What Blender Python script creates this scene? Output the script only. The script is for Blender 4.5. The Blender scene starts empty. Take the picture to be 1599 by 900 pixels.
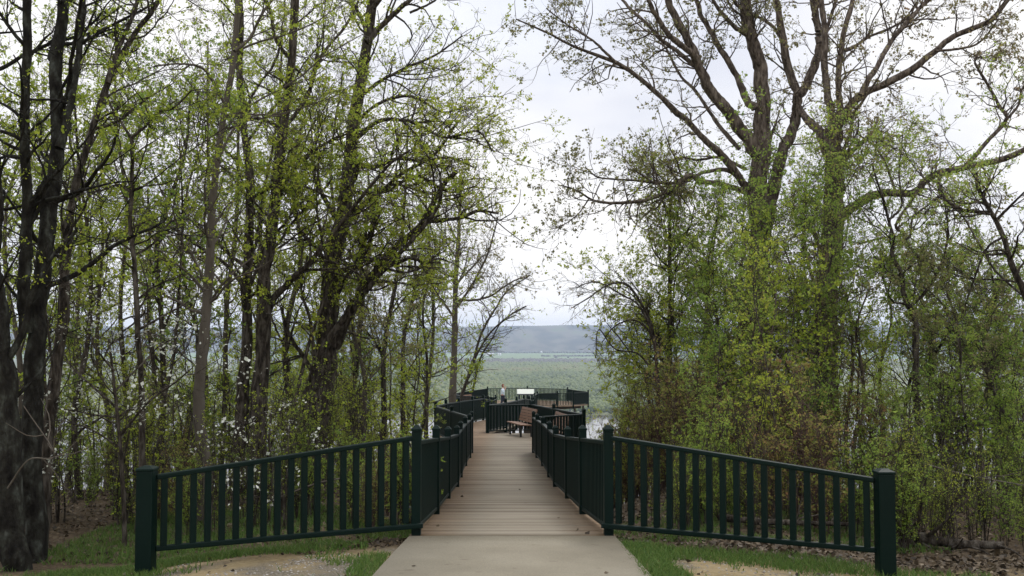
import bpy, bmesh, math, random
import numpy as np
from mathutils import Vector, Matrix, noise as mnoise

SC = bpy.context.scene
COL = SC.collection
R_ = math.radians
PITCH = R_(2.76)
EYE = 1.61
F = 1555.0

# ------------------------------------------------------------------ camera
cam_d = bpy.data.cameras.new('camera')
cam_d.sensor_width = 36.0
cam_d.lens = 35.0
cam_d.clip_start = 0.1
cam_d.clip_end = 40000
cam = bpy.data.objects.new('camera', cam_d)
COL.objects.link(cam)
cam.location = (0, 0, EYE)
cam.rotation_euler = (math.pi / 2 + PITCH, 0, 0)
SC.camera = cam

# ------------------------------------------------------------------ sky, sun, exposure
SUN_EL, SUN_AZ = R_(48), R_(25)          # a veiled sun, ahead and to the right
w = bpy.data.worlds.new('World')
SC.world = w
w.use_nodes = True
nt = w.node_tree
nt.nodes.clear()
N = nt.nodes.new
L = nt.links.new
out = N('ShaderNodeOutputWorld')
sky = N('ShaderNodeTexSky')
sky.sky_type = 'NISHITA'
sky.sun_disc = False
sky.sun_elevation = SUN_EL
sky.sun_rotation = SUN_AZ
sky.dust_density = 2.0
bg1 = N('ShaderNodeBackground')
bg1.inputs['Strength'].default_value = 0.15
L(sky.outputs[0], bg1.inputs['Color'])
tc = N('ShaderNodeTexCoord')
mp = N('ShaderNodeMapping')
mp.inputs['Scale'].default_value = (1.0, 1.0, 2.4)
mp.inputs['Location'].default_value = (0.42, 0.1, 0.0)
L(tc.outputs['Generated'], mp.inputs['Vector'])
n1 = N('ShaderNodeTexNoise')
n1.inputs['Scale'].default_value = 2.3
n1.inputs['Detail'].default_value = 5
n1.inputs['Roughness'].default_value = 0.5
L(mp.outputs[0], n1.inputs['Vector'])
r1 = N('ShaderNodeValToRGB')
r1.color_ramp.elements[0].position = 0.34
r1.color_ramp.elements[0].color = (0.66, 0.69, 0.79, 1)
r1.color_ramp.elements[1].position = 0.62
r1.color_ramp.elements[1].color = (1.0, 0.99, 0.99, 1)
sxyz = N('ShaderNodeSeparateXYZ'); L(tc.outputs['Generated'], sxyz.inputs[0])
elev = N('ShaderNodeMapRange'); elev.inputs['From Min'].default_value = 0.17; elev.inputs['From Max'].default_value = 0.36
elev.inputs['To Min'].default_value = 0.07; elev.inputs['To Max'].default_value = -0.05
L(sxyz.outputs['Z'], elev.inputs['Value'])
addn = N('ShaderNodeMath'); addn.operation = 'ADD'
L(n1.outputs['Fac'], addn.inputs[0]); L(elev.outputs[0], addn.inputs[1])
L(addn.outputs[0], r1.inputs['Fac'])
bg2 = N('ShaderNodeBackground')
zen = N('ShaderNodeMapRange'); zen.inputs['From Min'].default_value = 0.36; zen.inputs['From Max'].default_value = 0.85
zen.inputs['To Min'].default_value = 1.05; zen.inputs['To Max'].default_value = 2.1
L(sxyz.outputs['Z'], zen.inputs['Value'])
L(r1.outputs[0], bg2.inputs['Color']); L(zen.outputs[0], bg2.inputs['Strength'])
n2 = N('ShaderNodeTexNoise')
n2.inputs['Scale'].default_value = 1.7
n2.inputs['Detail'].default_value = 6
mp2 = N('ShaderNodeMapping')
mp2.inputs['Scale'].default_value = (1.0, 1.0, 2.0)
mp2.inputs['Location'].default_value = (3.3, 1.7, 0.4)
L(tc.outputs['Generated'], mp2.inputs['Vector'])
L(mp2.outputs[0], n2.inputs['Vector'])
r2 = N('ShaderNodeValToRGB')
r2.color_ramp.elements[0].position = 0.28
r2.color_ramp.elements[0].color = (0.7, 0.7, 0.7, 1)
r2.color_ramp.elements[1].position = 0.46
r2.color_ramp.elements[1].color = (1, 1, 1, 1)
L(n2.outputs['Fac'], r2.inputs['Fac'])
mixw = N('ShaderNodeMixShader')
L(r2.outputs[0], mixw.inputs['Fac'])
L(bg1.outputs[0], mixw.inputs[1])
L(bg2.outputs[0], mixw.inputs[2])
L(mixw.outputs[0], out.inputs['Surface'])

sun_d = bpy.data.lights.new('sun', 'SUN')
sun_d.energy = 1.15
sun_d.angle = R_(14)
sun_d.color = (1.0, 0.95, 0.88)
sun = bpy.data.objects.new('sun', sun_d)
COL.objects.link(sun)
sv = Vector((math.sin(SUN_AZ) * math.cos(SUN_EL), math.cos(SUN_AZ) * math.cos(SUN_EL), math.sin(SUN_EL)))
sun.rotation_euler = sv.to_track_quat('Z', 'Y').to_euler()
sun.location = (0, 0, 60)

SC.view_settings.view_transform = 'Standard'
SC.view_settings.look = 'None'
SC.view_settings.exposure = 0.14
SC.view_settings.gamma = 1.0
SC.view_settings.use_curve_mapping = False
SC.cycles.max_bounces = 6
SC.cycles.diffuse_bounces = 3
SC.cycles.transmission_bounces = 3
SC.cycles.volume_bounces = 1
SC.cycles.use_denoising = True

# ------------------------------------------------------------------ helpers
def at(px, py, Y):
    """photo pixel (1599 wide) at forward distance Y -> world point"""
    u = (px - 799.5) / F
    v = (450 - py) / F
    y = math.cos(PITCH) - v * math.sin(PITCH)
    z = math.sin(PITCH) + v * math.cos(PITCH)
    t = Y / y
    return Vector((u * t, Y, EYE + z * t))

def tag(o, label=None, cat=None, group=None, kind=None):
    if label: o['label'] = label
    if cat: o['category'] = cat
    if group: o['group'] = group
    if kind: o['kind'] = kind
    return o

def empty(name, loc, label, cat, group=None, rz=0.0):
    o = bpy.data.objects.new(name, None)
    o.empty_display_size = 0.2
    COL.objects.link(o)
    o.location = loc
    o.rotation_euler = (0, 0, rz)
    return tag(o, label, cat, group)

def link(name, me, mat, parent=None, world=True):
    o = bpy.data.objects.new(name, me)
    COL.objects.link(o)
    if mat is not None and not me.materials:
        me.materials.append(mat)
    if parent is not None:
        o.parent = parent
        if world:      # mesh data given in world space: undo the parent's place
            M = Matrix.LocRotScale(parent.location, parent.rotation_euler, parent.scale)
            if parent.parent is None:      # (a part given in world space already sits at the world's origin)
                o.matrix_parent_inverse = M.inverted()
    return o

def mesh_np(name, V, Fq, smooth=False, tint=None):
    """V (n,3), Fq (m,k) -> mesh"""
    me = bpy.data.meshes.new(name)
    V = np.asarray(V, np.float32)
    Fq = np.asarray(Fq, np.int32)
    m, k = Fq.shape
    me.vertices.add(len(V))
    me.vertices.foreach_set('co', V.ravel())
    me.loops.add(m * k)
    me.loops.foreach_set('vertex_index', Fq.ravel())
    me.polygons.add(m)
    me.polygons.foreach_set('loop_start', np.arange(0, m * k, k, dtype=np.int32))
    me.polygons.foreach_set('loop_total', np.full(m, k, np.int32))
    if smooth:
        me.polygons.foreach_set('use_smooth', np.ones(m, bool))
    me.update(calc_edges=True)
    if tint is not None:
        a = me.attributes.new('tint', 'FLOAT', 'FACE')
        a.data.foreach_set('value', np.asarray(tint, np.float32))
    return me

class MB:
    """collects shapes, links them as one mesh"""
    def __init__(s):
        s.bm = bmesh.new()
    def box(s, c, size, rz=0.0, rx=0.0, bev=0.0, ry=0.0):
        M = Matrix.Translation(c) @ Matrix.Rotation(rz, 4, 'Z') @ Matrix.Rotation(ry, 4, 'Y') @ Matrix.Rotation(rx, 4, 'X') @ Matrix.Diagonal((*size, 1))
        r = bmesh.ops.create_cube(s.bm, size=1.0, matrix=M)
        if bev > 0:
            es = list({e for v in r['verts'] for e in v.link_edges})
            bmesh.ops.bevel(s.bm, geom=es, offset=bev, segments=2, affect='EDGES', profile=0.6)
        return s
    def bar(s, a, b, wd, ht, bev=0.0):
        a, b = Vector(a), Vector(b)
        d = b - a
        ln = d.length
        rz = math.atan2(d.y, d.x)
        ry = -math.asin(max(-1, min(1, d.z / ln)))
        return s.box((a + b) / 2, (ln, wd, ht), rz=rz, ry=ry, bev=bev)
    def cyl(s, a, b, r0, r1=None, n=10):
        a, b = Vector(a), Vector(b)
        d = b - a
        M = Matrix.Translation((a + b) / 2) @ d.to_track_quat('Z', 'Y').to_matrix().to_4x4()
        bmesh.ops.create_cone(s.bm, cap_ends=True, segments=n, radius1=r0, radius2=r0 if r1 is None else r1, depth=d.length, matrix=M)
        return s
    def poly(s, pts):
        s.bm.faces.new([s.bm.verts.new(p) for p in pts])
        return s
    def mesh(s, name, smooth=False):
        me = bpy.data.meshes.new(name)
        bmesh.ops.recalc_face_normals(s.bm, faces=s.bm.faces)
        s.bm.to_mesh(me)
        s.bm.free()
        if smooth:
            for p in me.polygons: p.use_smooth = True
        return me
    def build(s, name, mat, parent=None, smooth=False, world=True):
        return link(name, s.mesh(name, smooth), mat, parent, world)

# ------------------------------------------------------------------ materials
def new_mat(name):
    m = bpy.data.materials.new(name)
    m.use_nodes = True
    m.node_tree.nodes.clear()
    return m, m.node_tree.nodes.new, m.node_tree.links.new

def ramp(N, cols, pos=None):
    r = N('ShaderNodeValToRGB')
    cr = r.color_ramp
    n = len(cols)
    while len(cr.elements) < n: cr.elements.new(0.5)
    for i, c in enumerate(cols):
        cr.elements[i].position = (pos[i] if pos else i / (n - 1))
        cr.elements[i].color = (*c, 1)
    return r

def noise_n(N, L, vec, scale, detail=5, rough=0.55):
    n = N('ShaderNodeTexNoise')
    n.inputs['Scale'].default_value = scale
    n.inputs['Detail'].default_value = detail
    n.inputs['Roughness'].default_value = rough
    if vec is not None: L(vec, n.inputs['Vector'])
    return n

def simple_mat(name, cols, scale=6.0, rough=0.6, bump=0.2, stretch=(1, 1, 1), bscale=None, spec=0.4, pos=None, detail=6):
    m, N, L = new_mat(name)
    o = N('ShaderNodeOutputMaterial'); p = N('ShaderNodeBsdfPrincipled')
    g = N('ShaderNodeNewGeometry'); mp = N('ShaderNodeMapping')
    mp.inputs['Scale'].default_value = stretch
    L(g.outputs['Position'], mp.inputs['Vector'])
    n = noise_n(N, L, mp.outputs[0], scale, detail)
    r = ramp(N, cols, pos)
    L(n.outputs['Fac'], r.inputs['Fac'])
    L(r.outputs[0], p.inputs['Base Color'])
    p.inputs['Roughness'].default_value = rough
    p.inputs['Specular IOR Level'].default_value = spec
    if bump:
        b = N('ShaderNodeBump'); b.inputs['Strength'].default_value = bump; b.inputs['Distance'].default_value = 0.045 if bump > .5 else 0.02
        n2 = noise_n(N, L, mp.outputs[0], bscale or scale * 3, 6)
        L(n2.outputs['Fac'], b.inputs['Height']); L(b.outputs[0], p.inputs['Normal'])
    L(p.outputs[0], o.inputs['Surface'])
    return m

def leaf_mat(name, cols, trans=0.4):
    m, N, L = new_mat(name)
    o = N('ShaderNodeOutputMaterial')
    a = N('ShaderNodeAttribute'); a.attribute_name = 'tint'
    oi = N('ShaderNodeObjectInfo')
    ad = N('ShaderNodeMath'); ad.operation = 'MULTIPLY_ADD'
    ad.inputs[1].default_value = 0.36; 
    L(oi.outputs['Random'], ad.inputs[0])
    sb = N('ShaderNodeMath'); sb.operation = 'SUBTRACT'; sb.inputs[1].default_value = 0.18
    L(a.outputs['Fac'], sb.inputs[0]); L(sb.outputs[0], ad.inputs[2])
    r = ramp(N, cols)
    L(ad.outputs[0], r.inputs['Fac'])
    d = N('ShaderNodeBsdfPrincipled'); d.inputs['Roughness'].default_value = 0.6; d.inputs['Specular IOR Level'].default_value = 0.25
    t = N('ShaderNodeBsdfTranslucent')
    L(r.outputs[0], d.inputs['Base Color'])
    br = N('ShaderNodeBrightContrast'); br.inputs['Bright'].default_value = 0.03
    L(r.outputs[0], br.inputs['Color']); L(br.outputs[0], t.inputs['Color'])
    mx = N('ShaderNodeMixShader'); mx.inputs['Fac'].default_value = trans
    L(d.outputs[0], mx.inputs[1]); L(t.outputs[0], mx.inputs[2])
    L(mx.outputs[0], o.inputs['Surface'])
    return m

M = {}
M['bark'] = simple_mat('bark', [(0.02, 0.016, 0.012), (0.06, 0.049, 0.037), (0.115, 0.10, 0.08)], 17, 0.9, 1.0, (1, 1, 0.3), 34, 0.12, [.36, .5, .62])
M['bark_oak'] = simple_mat('bark_oak', [(0.045, 0.034, 0.025), (0.115, 0.09, 0.07), (0.19, 0.155, 0.12)], 15, 0.9, 1.0, (1, 1, 0.28), 30, 0.12, [.36, .5, .62])
M['bark_pale'] = simple_mat('bark_pale', [(0.06, 0.05, 0.038), (0.10, 0.085, 0.065), (0.15, 0.135, 0.11)], 6, 0.9, 0.7, (1, 1, 0.3), 20, 0.15)
M['bark_moss'] = simple_mat('bark_moss', [(0.008, 0.007, 0.006), (0.022, 0.02, 0.016), (0.035, 0.035, 0.027), (0.10, 0.107, 0.09)], 11, 0.95, 1.0, (1, 1, 0.5), 30, 0.1, [.3, .48, .58, .76])
M['twig_red'] = simple_mat('twig_red', [(0.05, 0.026, 0.02), (0.10, 0.06, 0.045)], 9, 0.9, 0.0)
M['leaf_spring'] = leaf_mat('leaf_spring', [(0.17, 0.24, 0.018), (0.29, 0.37, 0.028), (0.40, 0.45, 0.04), (0.40, 0.35, 0.07)], 0.55)
M['leaf_green'] = leaf_mat('leaf_green', [(0.13, 0.22, 0.028), (0.22, 0.33, 0.042), (0.31, 0.39, 0.06), (0.36, 0.30, 0.08)], 0.55)
M['leaf_olive'] = leaf_mat('leaf_olive', [(0.13, 0.14, 0.045), (0.22, 0.215, 0.075), (0.28, 0.23, 0.11), (0.27, 0.17, 0.10)], 0.5)
M['leaf_rust'] = leaf_mat('leaf_rust', [(0.15, 0.22, 0.03), (0.25, 0.30, 0.045), (0.30, 0.25, 0.07), (0.28, 0.15, 0.065)], 0.5)
M['blossom'] = leaf_mat('blossom', [(0.42, 0.45, 0.32), (0.58, 0.6, 0.5), (0.7, 0.7, 0.63)], 0.25)
M['green_paint'] = simple_mat('green_paint', [(0.0012, 0.0075, 0.0052), (0.0018, 0.0105, 0.0075), (0.003, 0.014, 0.0105)], 3, 0.5, 0.12, (1, 1, 0.4), 40, 0.14)
M['bench_wood'] = simple_mat('bench_wood', [(0.10, 0.048, 0.022), (0.16, 0.082, 0.042), (0.20, 0.11, 0.065)], 9, 0.55, 0.2, (0.3, 1, 1))
M['iron'] = simple_mat('iron', [(0.01, 0.012, 0.012), (0.025, 0.026, 0.026)], 6, 0.5, 0.1)
M['pile_wood'] = simple_mat('pile_wood', [(0.05, 0.04, 0.03), (0.10, 0.08, 0.06)], 6, 0.85, 0.4, (1, 1, 0.3))
M['white_wall'] = simple_mat('white_wall', [(0.72, 0.72, 0.7), (0.8, 0.8, 0.78)], 0.3, 0.6, 0.0)
M['roof_metal'] = simple_mat('roof_metal', [(0.6, 0.6, 0.62), (0.75, 0.75, 0.76)], 0.2, 0.4, 0.0)
M['dark_open'] = simple_mat('dark_open', [(0.02, 0.02, 0.02), (0.04, 0.04, 0.04)], 1, 0.8, 0.0)
M['panel_face'] = simple_mat('panel_face', [(0.56, 0.58, 0.49), (0.64, 0.65, 0.56)], 2, 0.3, 0.0)
M['panel_frame'] = simple_mat('panel_frame', [(0.012, 0.018, 0.035), (0.02, 0.028, 0.05)], 4, 0.45, 0.0)
M['skin'] = simple_mat('skin', [(0.42, 0.23, 0.16), (0.5, 0.29, 0.21)], 12, 0.5, 0.0)
M['hair'] = simple_mat('hair', [(0.13, 0.035, 0.018), (0.2, 0.06, 0.03)], 30, 0.6, 0.3, (1, 1, 0.3))
M['shirt'] = simple_mat('shirt', [(0.52, 0.62, 0.68), (0.64, 0.73, 0.78)], 8, 0.8, 0.2)
M['trousers'] = simple_mat('trousers', [(0.012, 0.016, 0.03), (0.022, 0.028, 0.045)], 10, 0.85, 0.2)
M['white_bag'] = simple_mat('white_bag', [(0.6, 0.6, 0.58), (0.75, 0.75, 0.73)], 8, 0.7, 0.1)

def deck_material():
    m, N, L = new_mat('weathered_planks')
    o = N('ShaderNodeOutputMaterial'); p = N('ShaderNodeBsdfPrincipled')
    g = N('ShaderNodeNewGeometry'); mp = N('ShaderNodeMapping')
    mp.inputs['Scale'].default_value = (0.5, 9, 9)
    L(g.outputs['Position'], mp.inputs['Vector'])
    n = noise_n(N, L, mp.outputs[0], 3.0, 8, 0.65)
    a = N('ShaderNodeAttribute'); a.attribute_name = 'tint'
    ma = N('ShaderNodeMath'); ma.operation = 'MULTIPLY_ADD'; ma.inputs[1].default_value = 0.46
    L(a.outputs['Fac'], ma.inputs[0])
    mb = N('ShaderNodeMath'); mb.operation = 'MULTIPLY'; mb.inputs[1].default_value = 0.6
    nw = noise_n(N, L, g.outputs['Position'], 0.7, 4)      # worn and damp patches
    mw = N('ShaderNodeMath'); mw.operation = 'MULTIPLY_ADD'; mw.inputs[1].default_value = 0.5
    L(nw.outputs['Fac'], mw.inputs[0])
    L(n.outputs['Fac'], mb.inputs[0]); L(mb.outputs[0], mw.inputs[2])
    ms = N('ShaderNodeMath'); ms.operation = 'SUBTRACT'; ms.inputs[1].default_value = 0.18
    L(mw.outputs[0], ms.inputs[0]); L(ms.outputs[0], ma.inputs[2])
    r = ramp(N, [(0.06, 0.046, 0.029), (0.15, 0.12, 0.08), (0.205, 0.172, 0.12), (0.27, 0.232, 0.172)], [0.1, 0.4, 0.62, 0.95])
    L(ma.outputs[0], r.inputs['Fac'])
    # orange-brown unworn wood along both edges (centre worn grey by feet)
    sx = N('ShaderNodeSeparateXYZ'); L(g.outputs['Position'], sx.inputs[0])
    ab = N('ShaderNodeMath'); ab.operation = 'ABSOLUTE'; L(sx.outputs['X'], ab.inputs[0])
    n3 = noise_n(N, L, mp.outputs[0], 1.6, 4)
    m3 = N('ShaderNodeMath'); m3.operation = 'MULTIPLY_ADD'; m3.inputs[1].default_value = 0.7
    L(n3.outputs['Fac'], m3.inputs[0]); L(ab.outputs[0], m3.inputs[2])
    mr = N('ShaderNodeMapRange'); mr.inputs['From Min'].default_value = 0.85; mr.inputs['From Max'].default_value = 1.4
    mr.inputs['To Max'].default_value = 0.75
    L(m3.outputs[0], mr.inputs['Value'])
    mx = N('ShaderNodeMix'); mx.data_type = 'RGBA'; mx.blend_type = 'MULTIPLY'
    mx.inputs[7].default_value = (1.0, 0.72, 0.5, 1)
    L(mr.outputs[0], mx.inputs[0]); L(r.outputs[0], mx.inputs[6])
    L(mx.outputs[2], p.inputs['Base Color'])
    p.inputs['Roughness'].default_value = 0.7
    p.inputs['Specular IOR Level'].default_value = 0.3
    b = N('ShaderNodeBump'); b.inputs['Strength'].default_value = 0.35; b.inputs['Distance'].default_value = 0.01
    L(n.outputs['Fac'], b.inputs['Height']); L(b.outputs[0], p.inputs['Normal'])
    L(p.outputs[0], o.inputs['Surface'])
    return m
M['deck'] = deck_material()

def concrete_material():
    m, N, L = new_mat('path_concrete')
    o = N('ShaderNodeOutputMaterial'); p = N('ShaderNodeBsdfPrincipled')
    g = N('ShaderNodeNewGeometry')
    n = noise_n(N, L, g.outputs['Position'], 1.3, 4, 0.5)
    n2 = noise_n(N, L, g.outputs['Position'], 70, 3, 0.6)
    r = ramp(N, [(0.165, 0.142, 0.095), (0.2, 0.174, 0.12), (0.23, 0.203, 0.145)], [0.3, 0.5, 0.7])
    L(n.outputs['Fac'], r.inputs['Fac'])
    r2 = ramp(N, [(0.78, 0.78, 0.78), (1.08, 1.08, 1.08)], [0.32, 0.6])
    L(n2.outputs['Fac'], r2.inputs['Fac'])
    mx = N('ShaderNodeMix'); mx.data_type = 'RGBA'; mx.blend_type = 'MULTIPLY'; mx.inputs[0].default_value = 1
    L(r.outputs[0], mx.inputs[6]); L(r2.outputs[0], mx.inputs[7])
    # small stains
    n3 = noise_n(N, L, g.outputs['Position'], 5.5, 2, 0.4)
    r3 = ramp(N, [(0.55, 0.48, 0.42), (1, 1, 1)], [0.24, 0.32])
    L(n3.outputs['Fac'], r3.inputs['Fac'])
    mx2 = N('ShaderNodeMix'); mx2.data_type = 'RGBA'; mx2.blend_type = 'MULTIPLY'; mx2.inputs[0].default_value = 0.6
    L(mx.outputs[2], mx2.inputs[6]); L(r3.outputs[0], mx2.inputs[7])
    L(mx2.outputs[2], p.inputs['Base Color'])
    p.inputs['Roughness'].default_value = 0.85
    b = N('ShaderNodeBump'); b.inputs['Strength'].default_value = 0.25; b.inputs['Distance'].default_value = 0.004
    L(n2.outputs['Fac'], b.inputs['Height']); L(b.outputs[0], p.inputs['Normal'])
    L(p.outputs[0], o.inputs['Surface'])
    return m
M['concrete'] = concrete_material()

def ground_material():
    m, N, L = new_mat('forest_ground')
    o = N('ShaderNodeOutputMaterial'); p = N('ShaderNodeBsdfPrincipled')
    g = N('ShaderNodeNewGeometry')
    P = g.outputs['Position']
    nb = noise_n(N, L, P, 1.1, 5)
    nf = noise_n(N, L, P, 16, 6, 0.7)
    nv = noise_n(N, L, P, 55, 3, 0.7)
    dirt = ramp(N, [(0.07, 0.052, 0.03), (0.155, 0.115, 0.058), (0.235, 0.18, 0.095), (0.29, 0.235, 0.145)], [0.28, 0.42, 0.55, 0.75])
    mA = N('ShaderNodeMath'); mA.operation = 'MULTIPLY_ADD'; mA.inputs[1].default_value = 0.6
    mB = N('ShaderNodeMath'); mB.operation = 'MULTIPLY'; mB.inputs[1].default_value = 0.45
    L(nb.outputs['Fac'], mB.inputs[0]); L(nf.outputs['Fac'], mA.inputs[0]); L(mB.outputs[0], mA.inputs[2])
    L(mA.outputs[0], dirt.inputs['Fac'])
    grav = ramp(N, [(0.05, 0.042, 0.03), (0.135, 0.115, 0.082), (0.22, 0.195, 0.15)], [0.34, 0.5, 0.68])
    L(nv.outputs['Fac'], grav.inputs['Fac'])
    ng = noise_n(N, L, P, 0.9, 4)
    rg = ramp(N, [(0, 0, 0), (1, 1, 1)], [0.5, 0.6])
    L(ng.outputs['Fac'], rg.inputs['Fac'])
    m1 = N('ShaderNodeMix'); m1.data_type = 'RGBA'
    L(rg.outputs[0], m1.inputs[0]); L(dirt.outputs[0], m1.inputs[6]); L(grav.outputs[0], m1.inputs[7])
    lit = ramp(N, [(0.02, 0.015, 0.009), (0.06, 0.042, 0.024), (0.11, 0.08, 0.05), (0.05, 0.065, 0.02)], [0.3, 0.48, 0.62, 0.8])
    L(nf.outputs['Fac'], lit.inputs['Fac'])
    # litter beyond the fence line
    sp = N('ShaderNodeSeparateXYZ'); L(P, sp.inputs[0])
    nn = noise_n(N, L, P, 1.7, 4)
    my = N('ShaderNodeMath'); my.operation = 'MULTIPLY_ADD'; my.inputs[1].default_value = 1.2
    L(nn.outputs['Fac'], my.inputs[0]); L(sp.outputs['Y'], my.inputs[2])
    mr = N('ShaderNodeMapRange'); mr.inputs['From Min'].default_value = 10.6; mr.inputs['From Max'].default_value = 11.3
    L(my.outputs[0], mr.inputs['Value'])
    m2 = N('ShaderNodeMix'); m2.data_type = 'RGBA'
    L(mr.outputs[0], m2.inputs[0]); L(m1.outputs[2], m2.inputs[6]); L(lit.outputs[0], m2.inputs[7])
    L(m2.outputs[2], p.inputs['Base Color'])
    p.inputs['Roughness'].default_value = 0.95
    p.inputs['Specular IOR Level'].default_value = 0.15
    b = N('ShaderNodeBump'); b.inputs['Strength'].default_value = 0.8; b.inputs['Distance'].default_value = 0.03
    L(nf.outputs['Fac'], b.inputs['Height']); L(b.outputs[0], p.inputs['Normal'])
    L(p.outputs[0], o.inputs['Surface'])
    return m
M['ground'] = ground_material()
M['grass'] = leaf_mat('grass', [(0.042, 0.09, 0.012), (0.072, 0.138, 0.02), (0.105, 0.17, 0.028), (0.18, 0.165, 0.06)], 0.35)
M['litter'] = leaf_mat('litter', [(0.026, 0.019, 0.011), (0.06, 0.042, 0.023), (0.105, 0.076, 0.042), (0.20, 0.155, 0.10)], 0.1)
M['plain'] = simple_mat('plain_soil', [(0.10, 0.12, 0.04), (0.13, 0.14, 0.055), (0.16, 0.15, 0.08)], 0.004, 0.95, 0.0, detail=8)
M['field'] = simple_mat('field_crop', [(0.10, 0.15, 0.05), (0.13, 0.19, 0.065), (0.18, 0.20, 0.09)], 0.003, 0.95, 0.0, (0.3, 1, 1), detail=6)
M['field_brown'] = simple_mat('field_stubble', [(0.16, 0.13, 0.10), (0.22, 0.18, 0.13)], 0.003, 0.95, 0.0, (0.3, 1, 1))
M['hills'] = simple_mat('hill_woods', [(0.008, 0.01, 0.006), (0.035, 0.035, 0.02), (0.10, 0.085, 0.06), (0.07, 0.10, 0.035)], 0.006, 0.95, 0.0, (1, .35, 2.5), detail=12, pos=[.36, .47, .56, .68])
M['far_wood'] = leaf_mat('far_wood', [(0.05, 0.075, 0.018), (0.105, 0.14, 0.03), (0.15, 0.18, 0.038), (0.18, 0.145, 0.055)], 0.1)
M['far_bare'] = leaf_mat('far_bare', [(0.06, 0.055, 0.04), (0.10, 0.085, 0.065), (0.12, 0.11, 0.07), (0.09, 0.10, 0.045)], 0.1)

def water_material():
    m, N, L = new_mat('river_water')
    o = N('ShaderNodeOutputMaterial'); p = N('ShaderNodeBsdfPrincipled')
    p.inputs['Base Color'].default_value = (0.10, 0.095, 0.075, 1)
    p.inputs['Roughness'].default_value = 0.12
    p.inputs['IOR'].default_value = 1.33
    g = N('ShaderNodeNewGeometry')
    n = noise_n(N, L, g.outputs['Position'], 0.25, 4)
    b = N('ShaderNodeBump'); b.inputs['Strength'].default_value = 0.08; b.inputs['Distance'].default_value = 0.5
    L(n.outputs['Fac'], b.inputs['Height']); L(b.outputs[0], p.inputs['Normal'])
    L(p.outputs[0], o.inputs['Surface'])
    return m
M['water'] = water_material()

# ------------------------------------------------------------------ terrain
SLOPE_Y = np.array([-50, 9.5, 11, 13, 17, 26, 40, 260, 420, 9000.0])
SLOPE_S = np.array([0.0514, 0.0514, 0.09, 0.10, 0.17, 0.28, 0.34, 0.34, 0.0, 0.0])
_ys = np.linspace(-50, 500, 11001)
_ss = np.interp(_ys, SLOPE_Y, SLOPE_S)
_zs = -np.concatenate([[0], np.cumsum((_ss[1:] + _ss[:-1]) / 2 * (_ys[1] - _ys[0]))])
_zs -= np.interp(0, _ys, _zs)
RIVER_Z = -101.0

DK_Y = [11.0, 13.6, 16.7, 19.6, 21.4, 24.2, 27, 28.7, 36.6, 47, 55, 65, 75, 80, 90]
DK_Z = [-.56, -.795, -1.09, -1.33, -1.40, -1.52, -1.67, -1.73, -1.94, -2.34, -2.95, -3.45, -3.75, -3.88, -3.9]
def deck_z(y): return float(np.interp(y, DK_Y, DK_Z))

def gz(x, y):
    z = float(np.interp(y, _ys, _zs))
    ax = abs(x)
    if y > 11:          # the wood floor either side stays up a little longer than the hollow under the boardwalk
        sh = min(1.0, max(0.0, (ax - 1.7) / 1.6))
        z += sh * float(np.interp(y, [11, 14, 20, 26, 34, 50], [0, .18, .75, .9, .6, 0]))
    lat = 0.017 * min(ax, 4.2) ** 2 if y > 0 else 0
    if ax < 1.3: lat = 0.0
    elif ax < 2.2: lat *= (ax - 1.3) / 0.9
    z -= lat * min(1.0, max(0.0, (y + 4) / 8))
    bump = 0.05 * mnoise.noise(Vector((x * .5, y * .5, 0))) + 0.35 * max(0, min(1, (y - 18) / 20)) * mnoise.noise(Vector((x * .12, y * .12, 4)))
    if ax < 1.6 and y < 40:
        bump = -0.03
        if y > 11: z -= 0.2
    elif ax < 2.4 and y < 40:
        k = (ax - 1.6) / .8
        bump = bump * k - 0.03 * (1 - k)
        if y > 11: z -= 0.2 * (1 - k)
    return z + bump

def grid_axis(spec):
    a = []
    for lo, hi, st in spec:
        a += list(np.arange(lo, hi, st))
    a.append(spec[-1][1])
    return np.array(a)
gx = grid_axis([(-900, -120, 60), (-120, -24, 8), (-24, -8, 0.8), (-8, 8, 0.2), (8, 24, 0.8), (24, 120, 8), (120, 900, 60)])
gy = grid_axis([(-40, -4, 4), (-4, 20, 0.25), (20, 60, 1.0), (60, 420, 10)])
V = [(x, y, gz(x, y)) for y in gy for x in gx]
nx = len(gx)
Q = [(j * nx + i, j * nx + i + 1, (j + 1) * nx + i + 1, (j + 1) * nx + i) for j in range(len(gy) - 1) for i in range(nx - 1)]
tag(link('ground', mesh_np('ground', V, Q, True), M['ground']), 'sandy dirt and leaf covered ground falling away to the valley', 'ground', kind='structure')

# valley floor, river, fields
def sheet(name, pts, z, mat, label, cat):
    mb = MB(); mb.poly([(x, y, z) for x, y in pts])
    return tag(mb.build(name, mat), label, cat, kind='structure')
sheet('floodplain', [(-9000, 300), (9000, 300), (9000, 8600), (-9000, 8600)], RIVER_Z - 0.6, M['plain'], 'flat green brown floodplain beyond the river', 'plain')
rng = random.Random(5)
bank_far = [(x, 1265 + 40 * math.sin(x * .0021) + 25 * math.sin(x * .009 + 1)) for x in range(-3200, 3201, 100)]
bank_near = [(x, 470 + 20 * math.sin(x * .004)) for x in range(3200, -3201, -100)]
sheet('river', bank_far[::-1] + bank_near[::-1], RIVER_Z, M['water'], 'broad pale river glinting behind the trees', 'river')
sheet('field', [(-2600, 4450), (2600, 4480), (3000, 5950), (-3000, 5950)], RIVER_Z - .3, M['field'], 'pale green fields at the foot of the far hills', 'field')
sheet('field', [(-2400, 4250), (2400, 4250), (2400, 4420), (-2400, 4400)], RIVER_Z - .2, M['field_brown'], 'brown stubble field in front of the green fields', 'field')

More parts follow.
